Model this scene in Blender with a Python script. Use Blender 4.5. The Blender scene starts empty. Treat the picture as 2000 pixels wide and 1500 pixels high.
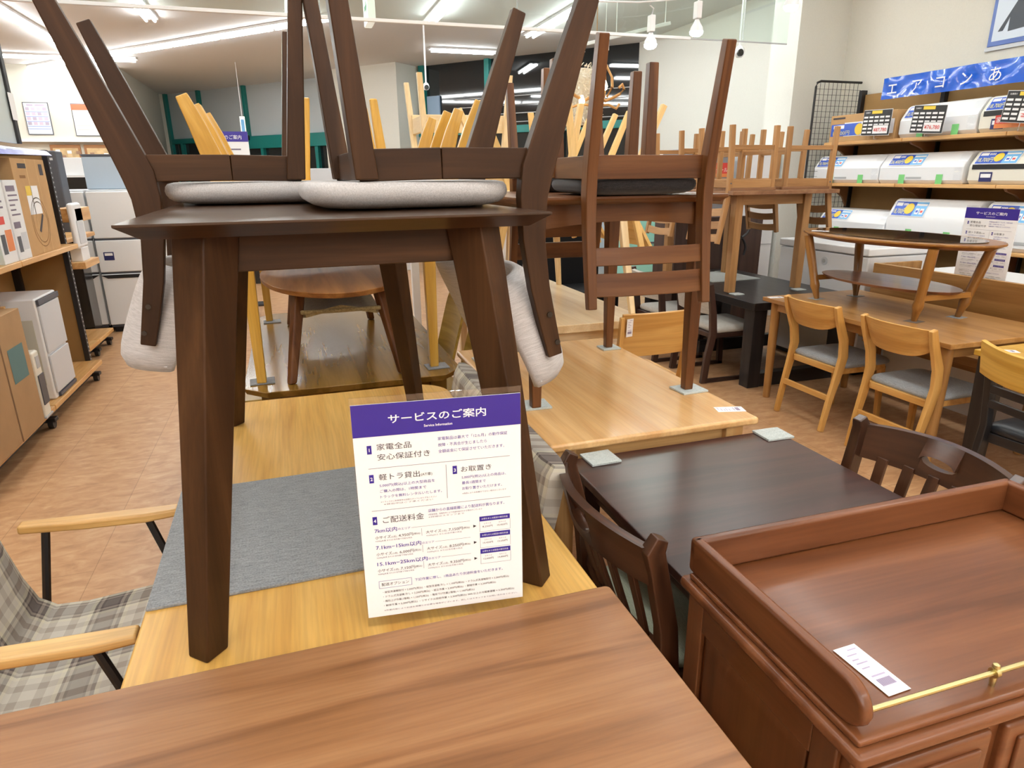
import bpy, bmesh, math, random
from mathutils import Vector, Matrix, Euler
random.seed(7)
S = bpy.context.scene
COL = S.collection
PI = math.pi

# ------------------------------------------------------------------ camera, world, lights, exposure
def make_camera():
    yaw, pit, roll, f = math.radians(17.9), math.radians(17.67), math.radians(-0.6), 1284.0
    cy, sy, cp, sp = math.cos(yaw), math.sin(yaw), math.cos(pit), math.sin(pit)
    F = Vector((sy*cp, cy*cp, -sp)); R = Vector((cy, -sy, 0)); U = R.cross(F)
    cr, sr = math.cos(roll), math.sin(roll)
    R2 = R*cr + U*sr; U2 = U*cr - R*sr
    cam = bpy.data.cameras.new('camera'); o = bpy.data.objects.new('camera', cam); COL.objects.link(o)
    cam.sensor_width = 36; cam.sensor_fit = 'HORIZONTAL'; cam.lens = 36*f/2000
    cam.clip_start = 0.02; cam.clip_end = 100
    m = Matrix((R2, U2, -F)).transposed().to_4x4(); m.translation = Vector((0, 0, 1.5))
    o.matrix_world = m
    S.camera = o
make_camera()
W = bpy.data.worlds.new('night'); S.world = W; W.use_nodes = True
W.node_tree.nodes['Background'].inputs[0].default_value = (0.01, 0.012, 0.02, 1)
W.node_tree.nodes['Background'].inputs[1].default_value = 0.3
S.view_settings.view_transform = 'Standard'; S.view_settings.look = 'None'
S.view_settings.gamma = 1.0; S.view_settings.use_curve_mapping = False
S.view_settings.exposure = 0.04
S.cycles.max_bounces = 7; S.cycles.diffuse_bounces = 4; S.cycles.glossy_bounces = 4
S.cycles.transmission_bounces = 6; S.cycles.transparent_max_bounces = 10
S.cycles.caustics_reflective = False; S.cycles.caustics_refractive = False
S.cycles.sample_clamp_indirect = 6
CEIL = 3.7
TUBE = 42.0            # tube emission
def area(name, x, y, z, sx, sy, power, col=(.965, 1, .985), up=False):
    l = bpy.data.lights.new(name, 'AREA'); l.shape = 'RECTANGLE'; l.size = sx; l.size_y = sy
    l.energy = power; l.color = col
    o = bpy.data.objects.new(name, l); COL.objects.link(o); o.location = (x, y, z)
    if up: o.rotation_euler = (math.pi, 0, 0)
# shop ceiling rows run on overhead; the stronger rear lamps are added fill
for i, rx in enumerate((-3.4, -1.6, 0.3, 2.2, 4.0)):
    area('ceiling_row_and_fill_lamp', rx, 2.6, CEIL-.07, .2, 9.6, 44)
    area('ceiling_row_and_fill_lamp', rx, -8.2, CEIL-.07, .2, 11.5, 185)  # rear stretch, unseen: added and boosted to light faces turned to the camera
    # added upward lamp: stands in for the bare tubes' light on the ceiling boards
    area('ceiling_row_and_fill_lamp', rx, -2.5, CEIL-.30, .1, 20, 150, up=True)

# ------------------------------------------------------------------ helpers
def lin(c):
    c = c/255.0
    return c/12.92 if c <= .04045 else ((c+.055)/1.055)**2.4
def rgb(r, g, b): return (lin(r), lin(g), lin(b), 1)

def newmat(name):
    m = bpy.data.materials.new(name); m.use_nodes = True
    nt = m.node_tree; b = nt.nodes['Principled BSDF']
    return m, nt, b
def N(nt, t, **k):
    n = nt.nodes.new(t)
    for a, v in k.items():
        if hasattr(n, a): setattr(n, a, v)
        else: n.inputs[a].default_value = v
    return n
def coords(nt, attr='grain'):
    n = nt.nodes.new('ShaderNodeAttribute'); n.attribute_name = attr
    return n.outputs['Vector']
def mapped(nt, src, scale):
    n = nt.nodes.new('ShaderNodeMapping'); n.inputs['Scale'].default_value = scale
    nt.links.new(src, n.inputs['Vector']); return n.outputs[0]
def ramp(nt, fac, stops, interp='LINEAR'):
    n = nt.nodes.new('ShaderNodeValToRGB'); cr = n.color_ramp; cr.interpolation = interp
    while len(cr.elements) < len(stops): cr.elements.new(.5)
    for e, (p, c) in zip(cr.elements, stops): e.position = p; e.color = c
    nt.links.new(fac, n.inputs[0]); return n.outputs[0]
def mixc(nt, fac, a, b, mode='MIX'):
    n = nt.nodes.new('ShaderNodeMix'); n.data_type = 'RGBA'; n.blend_type = mode
    for i, v in ((0, fac), (6, a), (7, b)):
        if isinstance(v, (int, float, tuple)): n.inputs[i].default_value = v
        else: nt.links.new(v, n.inputs[i])
    return n.outputs[2]
def wood(name, dark, mid, light, rough=.4, coat=0.0, sc=1.0, contrast=1.0, crough=.12, spec=.4):
    m, nt, b = newmat(name); b.inputs['Specular IOR Level'].default_value = spec
    g = coords(nt)
    n1 = N(nt, 'ShaderNodeTexNoise'); n1.inputs['Scale'].default_value = 1; n1.inputs['Detail'].default_value = 5
    n1.inputs['Distortion'].default_value = .6
    nt.links.new(mapped(nt, g, (1.3*sc, 16*sc, 16*sc)), n1.inputs['Vector'])
    n2 = N(nt, 'ShaderNodeTexNoise'); n2.inputs['Scale'].default_value = 1; n2.inputs['Detail'].default_value = 3
    nt.links.new(mapped(nt, g, (6*sc, 160*sc, 160*sc)), n2.inputs['Vector'])
    w = .22*contrast
    c1 = ramp(nt, n1.outputs[0], [(.5-w, dark), (.5, mid), (.5+w, light)])
    c2 = ramp(nt, n2.outputs[0], [(.35, (.72, .72, .72, 1)), (.6, (1, 1, 1, 1))])
    c = mixc(nt, .55*min(1, contrast), c1, c2, 'MULTIPLY')
    nt.links.new(c, b.inputs['Base Color'])
    b.inputs['Roughness'].default_value = rough
    b.inputs['Coat Weight'].default_value = coat; b.inputs['Coat Roughness'].default_value = crough
    bp = N(nt, 'ShaderNodeBump'); bp.inputs['Strength'].default_value = .06 if rough > .34 else 0; bp.inputs['Distance'].default_value = .002
    nt.links.new(n2.outputs[0], bp.inputs['Height']); nt.links.new(bp.outputs[0], b.inputs['Normal'])
    return m
def plain(name, c, rough=.5, metal=0, coat=0, bump=0, bscale=60, var=0, spec=.5):
    m, nt, b = newmat(name)
    b.inputs['Base Color'].default_value = c; b.inputs['Roughness'].default_value = rough
    b.inputs['Metallic'].default_value = metal; b.inputs['Coat Weight'].default_value = coat
    b.inputs['Specular IOR Level'].default_value = spec
    if bump or var:
        n = N(nt, 'ShaderNodeTexNoise'); n.inputs['Scale'].default_value = bscale; n.inputs['Detail'].default_value = 4
        t = nt.nodes.new('ShaderNodeTexCoord'); nt.links.new(t.outputs['Object'], n.inputs['Vector'])
        if bump:
            bp = N(nt, 'ShaderNodeBump'); bp.inputs['Strength'].default_value = bump; bp.inputs['Distance'].default_value = .003
            nt.links.new(n.outputs[0], bp.inputs['Height']); nt.links.new(bp.outputs[0], b.inputs['Normal'])
        if var:
            d = tuple(x*(1-var) for x in c[:3])+(1,); l = tuple(min(1, x*(1+var)) for x in c[:3])+(1,)
            nt.links.new(ramp(nt, n.outputs[0], [(.3, d), (.7, l)]), b.inputs['Base Color'])
    return m
def fabric(name, a, b_, scale=400, rough=.95, bump=.25):
    m, nt, b = newmat(name)
    g = coords(nt)
    n = N(nt, 'ShaderNodeTexNoise'); n.inputs['Scale'].default_value = scale; n.inputs['Detail'].default_value = 2
    nt.links.new(g, n.inputs['Vector'])
    n2 = N(nt, 'ShaderNodeTexNoise'); n2.inputs['Scale'].default_value = 1; n2.inputs['Detail'].default_value = 3
    nt.links.new(mapped(nt, g, (40, 420, 420)), n2.inputs['Vector'])
    f = mixc(nt, .5, n.outputs[0], n2.outputs[0])
    nt.links.new(ramp(nt, f, [(.36, a), (.64, b_)]), b.inputs['Base Color'])
    b.inputs['Roughness'].default_value = rough; b.inputs['Specular IOR Level'].default_value = .15
    b.inputs['Sheen Weight'].default_value = .2
    bp = N(nt, 'ShaderNodeBump'); bp.inputs['Strength'].default_value = bump; bp.inputs['Distance'].default_value = .001
    nt.links.new(f, bp.inputs['Height']); nt.links.new(bp.outputs[0], b.inputs['Normal'])
    return m
def plaid(name):
    m, nt, b = newmat(name)
    g = coords(nt); sep = nt.nodes.new('ShaderNodeSeparateXYZ'); nt.links.new(g, sep.inputs[0])
    lt, md, dk, cr, bl = rgb(200, 194, 182), rgb(164, 154, 142), rgb(112, 104, 100), rgb(212, 206, 184), rgb(88, 80, 78)
    def band(out, k):
        q = N(nt, 'ShaderNodeMath', operation='MULTIPLY'); q.inputs[1].default_value = k; nt.links.new(out, q.inputs[0])
        fr = N(nt, 'ShaderNodeMath', operation='FRACT'); nt.links.new(q.outputs[0], fr.inputs[0])
        return ramp(nt, fr.outputs[0], [(0, lt), (.14, md), (.24, lt), (.34, cr), (.39, dk), (.43, md), (.47, bl), (.50, dk), (.66, bl), (.69, md), (.73, dk), (.76, cr), (.81, lt), (.90, md)], 'CONSTANT')
    c = mixc(nt, .5, band(sep.outputs[0], 4.6), band(sep.outputs[1], 4.6))
    nt.links.new(c, b.inputs['Base Color'])
    b.inputs['Roughness'].default_value = .95; b.inputs['Specular IOR Level'].default_value = .1
    return m
def emis(name, c, s):
    m, nt, b = newmat(name)
    b.inputs['Base Color'].default_value = (.8, .8, .8, 1)
    b.inputs['Emission Color'].default_value = c; b.inputs['Emission Strength'].default_value = s
    return m
def clear(name, tint=(.95, .97, .96, 1), gloss=.1, rough=.02):
    m = bpy.data.materials.new(name); m.use_nodes = True; nt = m.node_tree; nt.nodes.clear()
    o = nt.nodes.new('ShaderNodeOutputMaterial'); t = nt.nodes.new('ShaderNodeBsdfTransparent'); t.inputs[0].default_value = tint
    g = nt.nodes.new('ShaderNodeBsdfGlossy'); g.inputs['Roughness'].default_value = rough; g.inputs[0].default_value = (1, 1, 1, 1)
    x = nt.nodes.new('ShaderNodeMixShader')
    lw = nt.nodes.new('ShaderNodeLayerWeight'); pw = N(nt, 'ShaderNodeMath', operation='POWER'); pw.inputs[1].default_value = 5
    ml = N(nt, 'ShaderNodeMath', operation='MULTIPLY_ADD'); ml.inputs[1].default_value = .6; ml.inputs[2].default_value = gloss; ml.use_clamp = True
    nt.links.new(lw.outputs['Facing'], pw.inputs[0]); nt.links.new(pw.outputs[0], ml.inputs[0]); nt.links.new(ml.outputs[0], x.inputs[0])
    nt.links.new(t.outputs[0], x.inputs[1]); nt.links.new(g.outputs[0], x.inputs[2]); nt.links.new(x.outputs[0], o.inputs[0])
    return m

class MB:
    def __init__(s): s.v = []; s.f = []; s.g = []; s.mi = []
    def add(s, vs, fs, gs, mi=0):
        o = len(s.v); r = Vector((random.random()*9, random.random()*9, random.random()*9)) if gs != 'raw' else None
        s.v += [tuple(v) for v in vs]
        if gs == 'raw': s.g += [tuple(v) for v in vs]
        else: s.g += [tuple(Vector(g)+r) for g in gs]
        for f in fs: s.f.append([i+o for i in f]); s.mi.append(mi)
        return s
    def addraw(s, vs, fs, gs, mi=0):
        o = len(s.v); s.v += [tuple(v) for v in vs]; s.g += [tuple(g) for g in gs]
        for f in fs: s.f.append([i+o for i in f]); s.mi.append(mi)
    def hexa(s, vs, axis=None, mi=0):
        vs = [Vector(v) for v in vs]
        fs = [(0, 3, 2, 1), (4, 5, 6, 7), (0, 1, 5, 4), (1, 2, 6, 5), (2, 3, 7, 6), (3, 0, 4, 7)]
        L = [(vs[1]-vs[0]), (vs[3]-vs[0]), (vs[4]-vs[0])]
        ln = [l.length for l in L]
        k = ln.index(max(ln)) if axis is None else axis
        ax = [L[k].normalized() if ln[k] else Vector((1, 0, 0))]+[L[i].normalized() for i in range(3) if i != k]
        s.add(vs, fs, [(v.dot(ax[0]), v.dot(ax[1]), v.dot(ax[2])) for v in vs], mi)
        return s
    def box(s, x0, x1, y0, y1, z0, z1, axis=None, mi=0):
        return s.hexa([(x0, y0, z0), (x1, y0, z0), (x1, y1, z0), (x0, y1, z0), (x0, y0, z1), (x1, y0, z1), (x1, y1, z1), (x0, y1, z1)], axis, mi)
    def post(s, a, b, w0, d0=None, w1=None, d1=None, rot=0, mi=0):
        # tapered square leg between a and b, horizontal end cuts; rot turns its section
        d0 = d0 or w0; w1 = w1 or w0; d1 = d1 or d0*w1/w0
        c, n = math.cos(rot), math.sin(rot)
        vs = []
        for p, w, d in ((a, w0, d0), (b, w1, d1)):
            for sx, sy in ((-1, -1), (1, -1), (1, 1), (-1, 1)):
                x, y = sx*w/2, sy*d/2
                vs.append((p[0]+x*c-y*n, p[1]+x*n+y*c, p[2]))
        if a[2] > b[2]: vs = vs[4:]+vs[:4]
        return s.hexa(vs, 2, mi)
    def beam(s, a, b, w, h, up=(0, 0, 1), w1=None, h1=None, mi=0):
        a, b = Vector(a), Vector(b); t = (b-a).normalized(); up = Vector(up)
        sd = t.cross(up).normalized(); u = sd.cross(t)
        w1 = w1 or w; h1 = h1 or h
        vs = []
        for p, ww, hh in ((a, w, h), (b, w1, h1)):
            for i, j in ((-1, -1), (1, -1), (1, 1), (-1, 1)): vs.append(p+sd*(i*ww/2)+u*(j*hh/2))
        return s.hexa(vs, 2, mi)
    def loft(s, rings, closed=True, caps=True, smooth=True, mi=0):
        n = len(rings[0]); vs = []; gs = []; L = 0; pc = None
        for r in rings:
            r = [Vector(p) for p in r]; c = sum(r, Vector())/n
            if pc is not None: L += (c-pc).length
            pc = c; acc = 0
            for i, p in enumerate(r):
                q = p-c
                gs.append((L, q.length*math.cos(2*PI*i/n)*1.0, q.length*math.sin(2*PI*i/n)))
                vs.append(p)
        fs = []
        for k in range(len(rings)-1):
            for i in range(n if closed else n-1):
                j = (i+1) % n
                fs.append((k*n+i, k*n+j, (k+1)*n+j, (k+1)*n+i))
        if caps and closed:
            fs.append(tuple(range(n-1, -1, -1))); fs.append(tuple((len(rings)-1)*n+i for i in range(n)))
        return s.add(vs, fs, gs, mi)
    def rail(s, pts, w, h, side=(1, 0, 0), mi=0):
        # rectangle swept along pts; side = width direction; w,h may be lists
        side = Vector(side).normalized(); rings = []; P = [Vector(p) for p in pts]
        for i, p in enumerate(P):
            t = (P[min(i+1, len(P)-1)]-P[max(i-1, 0)]).normalized(); u = t.cross(side).normalized()
            ww = w[i] if isinstance(w, (list, tuple)) else w; hh = h[i] if isinstance(h, (list, tuple)) else h
            rings.append([p+side*(a*ww/2)+u*(b*hh/2) for a, b in ((-1, -1), (1, -1), (1, 1), (-1, 1))])
        return s.loft(rings, mi=mi)
    def tube(s, pts, r, n=8, mi=0):
        P = [Vector(p) for p in pts]; rings = []
        ref = Vector((0, 0, 1))
        for i, p in enumerate(P):
            t = (P[min(i+1, len(P)-1)]-P[max(i-1, 0)]).normalized()
            rf = ref if abs(t.dot(ref)) < .95 else Vector((1, 0, 0))
            a = t.cross(rf).normalized(); b = t.cross(a)
            rr = r[i] if isinstance(r, (list, tuple)) else r
            rings.append([p+(a*math.cos(2*PI*k/n)+b*math.sin(2*PI*k/n))*rr for k in range(n)])
        return s.loft(rings, mi=mi)
    def lathe(s, prof, c=(0, 0, 0), n=24, mi=0):
        rings = [[(c[0]+r*math.cos(2*PI*k/n), c[1]+r*math.sin(2*PI*k/n), c[2]+z) for k in range(n)] for r, z in prof]
        return s.loft(rings, mi=mi)
    def slab(s, outline, z0, z1, inset=0, axis='x', mi=0, mid=None):
        # flat polygon plate; the bottom outline shrinks by inset (under-bevelled edge)
        c = sum((Vector(p).to_2d() for p in outline), Vector((0, 0)))/len(outline)
        def shr(p, d):
            q = Vector(p).to_2d()-c; return c+Vector((q.x-math.copysign(min(d, abs(q.x)), q.x), q.y-math.copysign(min(d, abs(q.y)), q.y)))
        n = len(outline); vs = []
        lv = [(z0, inset), (z1, 0)] if mid is None else [(z0, inset), (mid, 0), (z1, 0)]
        for z, d in lv:
            for p in outline:
                q = shr(p, d); vs.append((q.x, q.y, z))
        fs = [tuple(range(n-1, -1, -1)), tuple((len(lv)-1)*n+i for i in range(n))]
        for l in range(len(lv)-1): fs += [(l*n+i, l*n+(i+1) % n, (l+1)*n+(i+1) % n, (l+1)*n+i) for i in range(n)]
        gs = [(v[0], v[1], v[2]) if axis == 'x' else (v[1], v[0], v[2]) for v in vs]
        return s.add(vs, fs, gs, mi)
    def sheet(s, nu, nv, fn, th, nrm=None, mi=0, gfn=None):
        # curved plate fn(u,v) -> point, thickness th along its normal
        P = [[Vector(fn(i/nu, j/nv)) for j in range(nv+1)] for i in range(nu+1)]
        vs = []; gs = []; m = nv+1
        for sg in (.5, -.5):
            for i in range(nu+1):
                for j in range(nv+1):
                    du = P[min(i+1, nu)][j]-P[max(i-1, 0)][j]; dv = P[i][min(j+1, nv)]-P[i][max(j-1, 0)]
                    nn = du.cross(dv); nn = nn.normalized() if nn.length > 1e-9 else Vector((0, 0, 1))
                    t = th(i/nu, j/nv) if callable(th) else th
                    vs.append(P[i][j]+nn*(t*sg))
                    gs.append(gfn(i/nu, j/nv) if gfn else (i/nu*(P[-1][0]-P[0][0]).length, j/nv*(P[0][-1]-P[0][0]).length, sg*.02))
        K = (nu+1)*m; fs = []
        for i in range(nu):
            for j in range(nv):
                a = i*m+j; fs.append((a, a+m, a+m+1, a+1)); fs.append((K+a, K+a+1, K+a+m+1, K+a+m))
        for i in range(nu):
            a, b = i*m, (i+1)*m; fs.append((a, K+a, K+b, b)); a += nv; b += nv; fs.append((a, b, K+b, K+a))
        for j in range(nv):
            a, b = j, j+1; fs.append((a, b, K+b, K+a)); a += nu*m; b += nu*m; fs.append((a, K+a, K+b, b))
        return s.add(vs, fs, gs, mi)
    def pad(s, x0, x1, y0, y1, z0, z1, dome=.4, n=14, r=.12, mi=0, taper=0):
        # soft cushion: rounded outline, full sides, gently domed top
        cx, cy, hx, hy = (x0+x1)/2, (y0+y1)/2, (x1-x0)/2, (y1-y0)/2; H = z1-z0
        ex = 2/(2+.55/max(r, .03)); K = 56; vs = []; gs = []; fs = []
        lv = [(0, 0), (.5, 0), (.90, .0), (.965, .06), (.99, .18), (1, .36), (.992, .52), (.965, .68), (.92, .80), (.84, .89), (.70, .955), (.5, .985), (.25, 1), (0, 1)]
        for k, z in lv:
            for i in range(K):
                a = 2*PI*i/K; c, d = math.cos(a), math.sin(a)
                x = math.copysign(abs(c)**ex, c); y = math.copysign(abs(d)**ex, d)
                p = (cx+hx*k*x*(1+taper*y), cy+hy*k*y, z0+H*z); vs.append(p); gs.append(p)
        for l in range(len(lv)-1):
            for i in range(K): fs.append((l*K+i, l*K+(i+1) % K, (l+1)*K+(i+1) % K, (l+1)*K+i))
        return s.add(vs, fs, gs, mi)
    def disc(s, c, r, nrm_axis, th, n=20, mi=0):
        a = {'x': (1, 2, 0), 'y': (2, 0, 1), 'z': (0, 1, 2)}[nrm_axis]; rings = []
        for t in (-th/2, th/2):
            ring = []
            for k in range(n):
                p = [0, 0, 0]; p[a[0]] = c[a[0]]+r*math.cos(2*PI*k/n); p[a[1]] = c[a[1]]+r*math.sin(2*PI*k/n); p[a[2]] = c[a[2]]+t
                ring.append(p)
            rings.append(ring)
        return s.loft(rings, mi=mi)
    def xform(s, M, start=0):
        for i in range(start, len(s.v)): s.v[i] = tuple(M @ Vector(s.v[i]))
        return s
    def build(s, name, mats, parent=None, bevel=0, smooth=35, seg=2, label=None):
        weld = 'cushion' in name or 'pad' in name
        me = bpy.data.meshes.new(name); me.from_pydata(s.v, [], s.f)
        at = me.attributes.new('grain', 'FLOAT_VECTOR', 'POINT')
        at.data.foreach_set('vector', [c for g in s.g for c in g])
        mats = mats if isinstance(mats, (list, tuple)) else [mats]
        for m in mats: me.materials.append(m)
        if len(mats) > 1: me.polygons.foreach_set('material_index', s.mi)
        bm = bmesh.new(); bm.from_mesh(me); bmesh.ops.remove_doubles(bm, verts=bm.verts, dist=1e-6) if weld else None; bmesh.ops.recalc_face_normals(bm, faces=bm.faces); bm.to_mesh(me); bm.free()
        if smooth:
            me.polygons.foreach_set('use_smooth', [True]*len(me.polygons)); me.set_sharp_from_angle(angle=math.radians(smooth))
        me.update()
        o = bpy.data.objects.new(name, me); COL.objects.link(o)
        if parent: o.parent = parent
        if bevel:
            b = o.modifiers.new('edge', 'BEVEL'); b.width = bevel; b.segments = seg; b.limit_method = 'ANGLE'; b.angle_limit = math.radians(40)
            b.harden_normals = True
        if label: o['label'] = label
        return o

def chaikin(P, n=2):
    P = [V(p) for p in P]
    for _ in range(n):
        Q = [P[0]]
        for a, b in zip(P, P[1:]): Q += [a*.75+b*.25, a*.25+b*.75]
        P = Q+[P[-1]]
    return P
V = Vector
def tag(o, label=None, cat=None, group=None, kind=None):
    if label: o['label'] = label
    if cat: o['category'] = cat
    if group: o['group'] = group
    if kind: o['kind'] = kind
    return o
def T(name, label, cat, loc=(0, 0, 0), rz=0, group=None, rx=0):
    o = bpy.data.objects.new(name, None); COL.objects.link(o); o.empty_display_size = .05
    o.location = loc; o.rotation_euler = (rx, 0, math.radians(rz))
    return tag(o, label, cat, group)
def dup(root, label, loc=None, rz=None, rx=None, group=None):
    def cp(o, par):
        c = o.copy(); COL.objects.link(c)
        if par: c.parent = par
        for ch in KIDS[o]: cp(ch, c)
        return c
    KIDS = {}
    def scan(o):
        KIDS[o] = list(o.children)
        for ch in KIDS[o]: scan(ch)
    scan(root)
    r = cp(root, None); r['label'] = label
    if loc: r.location = loc
    e = list(r.rotation_euler)
    if rx is not None: e[0] = rx
    if rz is not None: e[2] = math.radians(rz)
    r.rotation_euler = e
    if group: r['group'] = group
    return r
def structure(name, mb, m, bevel=0, smooth=35):
    return tag(mb.build(name, m, None, bevel, smooth), kind='structure')

_txt = {}
def text_geo(body, size, bold=0):
    k = (body, bold)
    if k not in _txt:
        c = bpy.data.curves.new('t', 'FONT'); c.body = body; c.size = 1.0; c.resolution_u = 2; c.offset = bold
        o = bpy.data.objects.new('t', c); me = o.to_mesh()
        _txt[k] = ([tuple(v.co) for v in me.vertices], [tuple(p.vertices) for p in me.polygons])
        o.to_mesh_clear(); bpy.data.objects.remove(o); bpy.data.curves.remove(c)
    vs, fs = _txt[k]
    return [(x*size, y*size) for x, y, z in vs], fs
def write(mb, body, x, y, size, O, X, Y, Nn, align='L', bold=0, mi=0, width=None, sq=1):
    # text in the plane O + x X + y Y, lifted a little along Nn
    vs, fs = text_geo(body, size, bold)
    if not vs: return
    xs = [v[0] for v in vs]; w = max(xs)-min(xs)
    k = (width/w if width and w else 1)
    off = -min(xs) if align == 'L' else -(max(xs)+min(xs))/2
    P = [O+X*(x+(vx+off)*k)+Y*(y+vy*sq)+Nn for vx, vy in vs]
    mb.addraw(P, fs, [(0, 0, 0)]*len(P), mi)
def quad(mb, x0, x1, y0, y1, O, X, Y, Nn, mi=0):
    P = [O+X*a+Y*b+Nn for a, b in ((x0, y0), (x1, y0), (x1, y1), (x0, y1))]
    mb.addraw(P, [(0, 1, 2, 3)], [(0, 0, 0)]*4, mi)
def rrect(x0, x1, y0, y1, r, n=5):
    out = []
    for cx, cy, a0 in ((x1-r, y1-r, 0), (x0+r, y1-r, 90), (x0+r, y0+r, 180), (x1-r, y0+r, 270)):
        for k in range(n+1):
            a = math.radians(a0+90*k/n); out.append((cx+r*math.cos(a), cy+r*math.sin(a)))
    return out
def ellipse(cx, cy, rx, ry, n=40): return [(cx+rx*math.cos(2*PI*k/n), cy+ry*math.sin(2*PI*k/n)) for k in range(n)]
V = Vector

# ------------------------------------------------------------------ materials
walnut = wood('walnut_wood', rgb(46, 27, 13), rgb(64, 40, 21), rgb(84, 56, 32), .45, 0, spec=.22)
walnut_top = wood('walnut_tabletop', rgb(48, 30, 17), rgb(64, 42, 25), rgb(80, 56, 36), .32, .15, spec=.35)
oak = wood('oak_wood', rgb(196, 144, 68), rgb(214, 166, 86), rgb(226, 182, 104), .42, .1, .9, .9)
oak2 = wood('oak_arm_wood', rgb(190, 142, 78), rgb(210, 166, 100), rgb(222, 182, 120), .4, .1)
teakbrown = wood('front_table_wood', rgb(116, 77, 46), rgb(138, 95, 60), rgb(152, 109, 72), .38, .06, 1.2, .75, spec=.3)
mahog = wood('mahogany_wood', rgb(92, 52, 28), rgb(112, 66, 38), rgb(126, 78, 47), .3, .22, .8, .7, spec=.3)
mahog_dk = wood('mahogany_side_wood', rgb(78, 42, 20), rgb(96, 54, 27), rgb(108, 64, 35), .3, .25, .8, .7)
darkbr = wood('dark_brown_wood', rgb(50, 28, 24), rgb(62, 36, 30), rgb(70, 42, 35), .3, .35, 1, .5, .25)
darkbr_ch = wood('dark_chair_wood', rgb(52, 30, 18), rgb(70, 42, 26), rgb(84, 52, 34), .32, .3, 1, .7)
birch = wood('birch_wood', rgb(206, 156, 98), rgb(214, 168, 110), rgb(222, 178, 122), .25, .3, .7, .6, .1)
midbr = wood('brown_wood', rgb(80, 46, 22), rgb(98, 59, 30), rgb(112, 72, 40), .38, .05, 1, .7, spec=.25)
amber = wood('amber_wood', rgb(116, 84, 28), rgb(132, 97, 36), rgb(146, 109, 48), .24, .28, .8, .5, .12, .3)
yellow = wood('yellow_wood', rgb(186, 140, 50), rgb(202, 156, 64), rgb(214, 170, 80), .4, .15, 1, .6)
olive = wood('yellow_plywood', rgb(158, 126, 48), rgb(176, 142, 60), rgb(190, 156, 76), .4, .1, 1, .5)
brownply = wood('brown_plywood', rgb(118, 74, 36), rgb(142, 93, 48), rgb(156, 108, 60), .42, .05, .8, .6, spec=.25)
pine = wood('pine_wood', rgb(146, 104, 62), rgb(166, 122, 76), rgb(184, 140, 92), .5, 0, 1, .9)
pine_dk = wood('pine_tabletop', rgb(120, 82, 56), rgb(138, 98, 68), rgb(152, 112, 80), .5, 0, 1, .9)
pale = wood('pale_wood', rgb(222, 192, 142), rgb(232, 206, 160), rgb(240, 218, 178), .45, .1, 1, .6)
paley = wood('pale_yellow_wood', rgb(222, 182, 112), rgb(234, 198, 132), rgb(240, 208, 148), .45, .1, 1, .6)
maple = wood('maple_tabletop', rgb(218, 184, 136), rgb(228, 198, 152), rgb(236, 210, 168), .3, .3, .8, .6)
teak = wood('teak_wood', rgb(152, 106, 56), rgb(168, 122, 68), rgb(180, 134, 80), .38, .2, .8, .6)
chairoak = wood('golden_oak_wood', rgb(186, 134, 66), rgb(200, 150, 80), rgb(212, 164, 94), .42, .1, 1, .6)
ovalbr = wood('oval_table_wood', rgb(128, 84, 36), rgb(148, 100, 46), rgb(162, 114, 58), .3, .35, 1, .5)
ovaltop = wood('oval_shelf_wood', rgb(106, 64, 42), rgb(124, 78, 52), rgb(138, 92, 64), .3, .35, 1, .5)
shelfw = wood('shelf_board_wood', rgb(196, 142, 82), rgb(214, 164, 102), rgb(226, 180, 122), .4, .15, 1, .7)
blackw = wood('black_wood', rgb(24, 22, 23), rgb(34, 31, 31), rgb(42, 38, 38), .4, .15, 1, .4)
nutsl = wood('espresso_wood', rgb(40, 24, 18), rgb(54, 34, 26), rgb(64, 42, 34), .4, .15, 1, .5)
darkpanel = wood('espresso_panel', rgb(60, 42, 36), rgb(74, 54, 46), rgb(84, 62, 54), .5, 0, .5, .5)
grayfab = fabric('light_grey_fabric', rgb(166, 162, 160), rgb(202, 198, 197), 900, .95, .12)
greyseat = fabric('mid_grey_fabric', rgb(126, 128, 130), rgb(166, 168, 168))
blackfab = fabric('black_fabric', rgb(28, 25, 26), rgb(52, 48, 48))
creamfab = fabric('cream_fabric', rgb(206, 190, 168), rgb(232, 218, 198))
sage = fabric('sage_fabric', rgb(150, 156, 134), rgb(178, 182, 160))
beigefab = fabric('beige_fabric', rgb(168, 148, 118), rgb(196, 178, 150))
ltgrey = fabric('pale_grey_fabric', rgb(160, 156, 148), rgb(196, 192, 184))
woven = fabric('papercord_weave', rgb(126, 108, 72), rgb(176, 156, 112), 160, .8, .5)
felt = fabric('grey_felt', rgb(112, 114, 116), rgb(154, 156, 158), 260, 1, .5)
feltw = fabric('pale_felt', rgb(158, 166, 164), rgb(196, 202, 198), 260, 1, .5)
plaidm = plaid('grey_plaid')
black = plain('black_metal', rgb(22, 20, 22), .45)
blackp = plain('black_panel', rgb(14, 14, 16), .25, coat=.3)
brass = plain('brass', rgb(206, 194, 140), .32, 1.0)
white = plain('white_plastic', rgb(238, 239, 241), .35)
whitec = plain('white_cream_plastic', rgb(232, 228, 214), .4)
greyp = plain('grey_plastic', rgb(176, 178, 180), .45)
lgrey = plain('light_grey_plastic', rgb(206, 208, 212), .4)
dgrey = plain('dark_grey_plastic', rgb(74, 76, 84), .45)
paper = plain('white_paper', rgb(248, 247, 248), .6)
ink = plain('black_ink', rgb(52, 44, 48), .6)
greyink = plain('grey_ink', rgb(120, 108, 124), .6)
violet = plain('violet_ink', rgb(66, 46, 146), .35)
purple = plain('purple_print', rgb(52, 36, 140), .3)
blue = plain('blue_print', rgb(44, 86, 190), .3)
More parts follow.
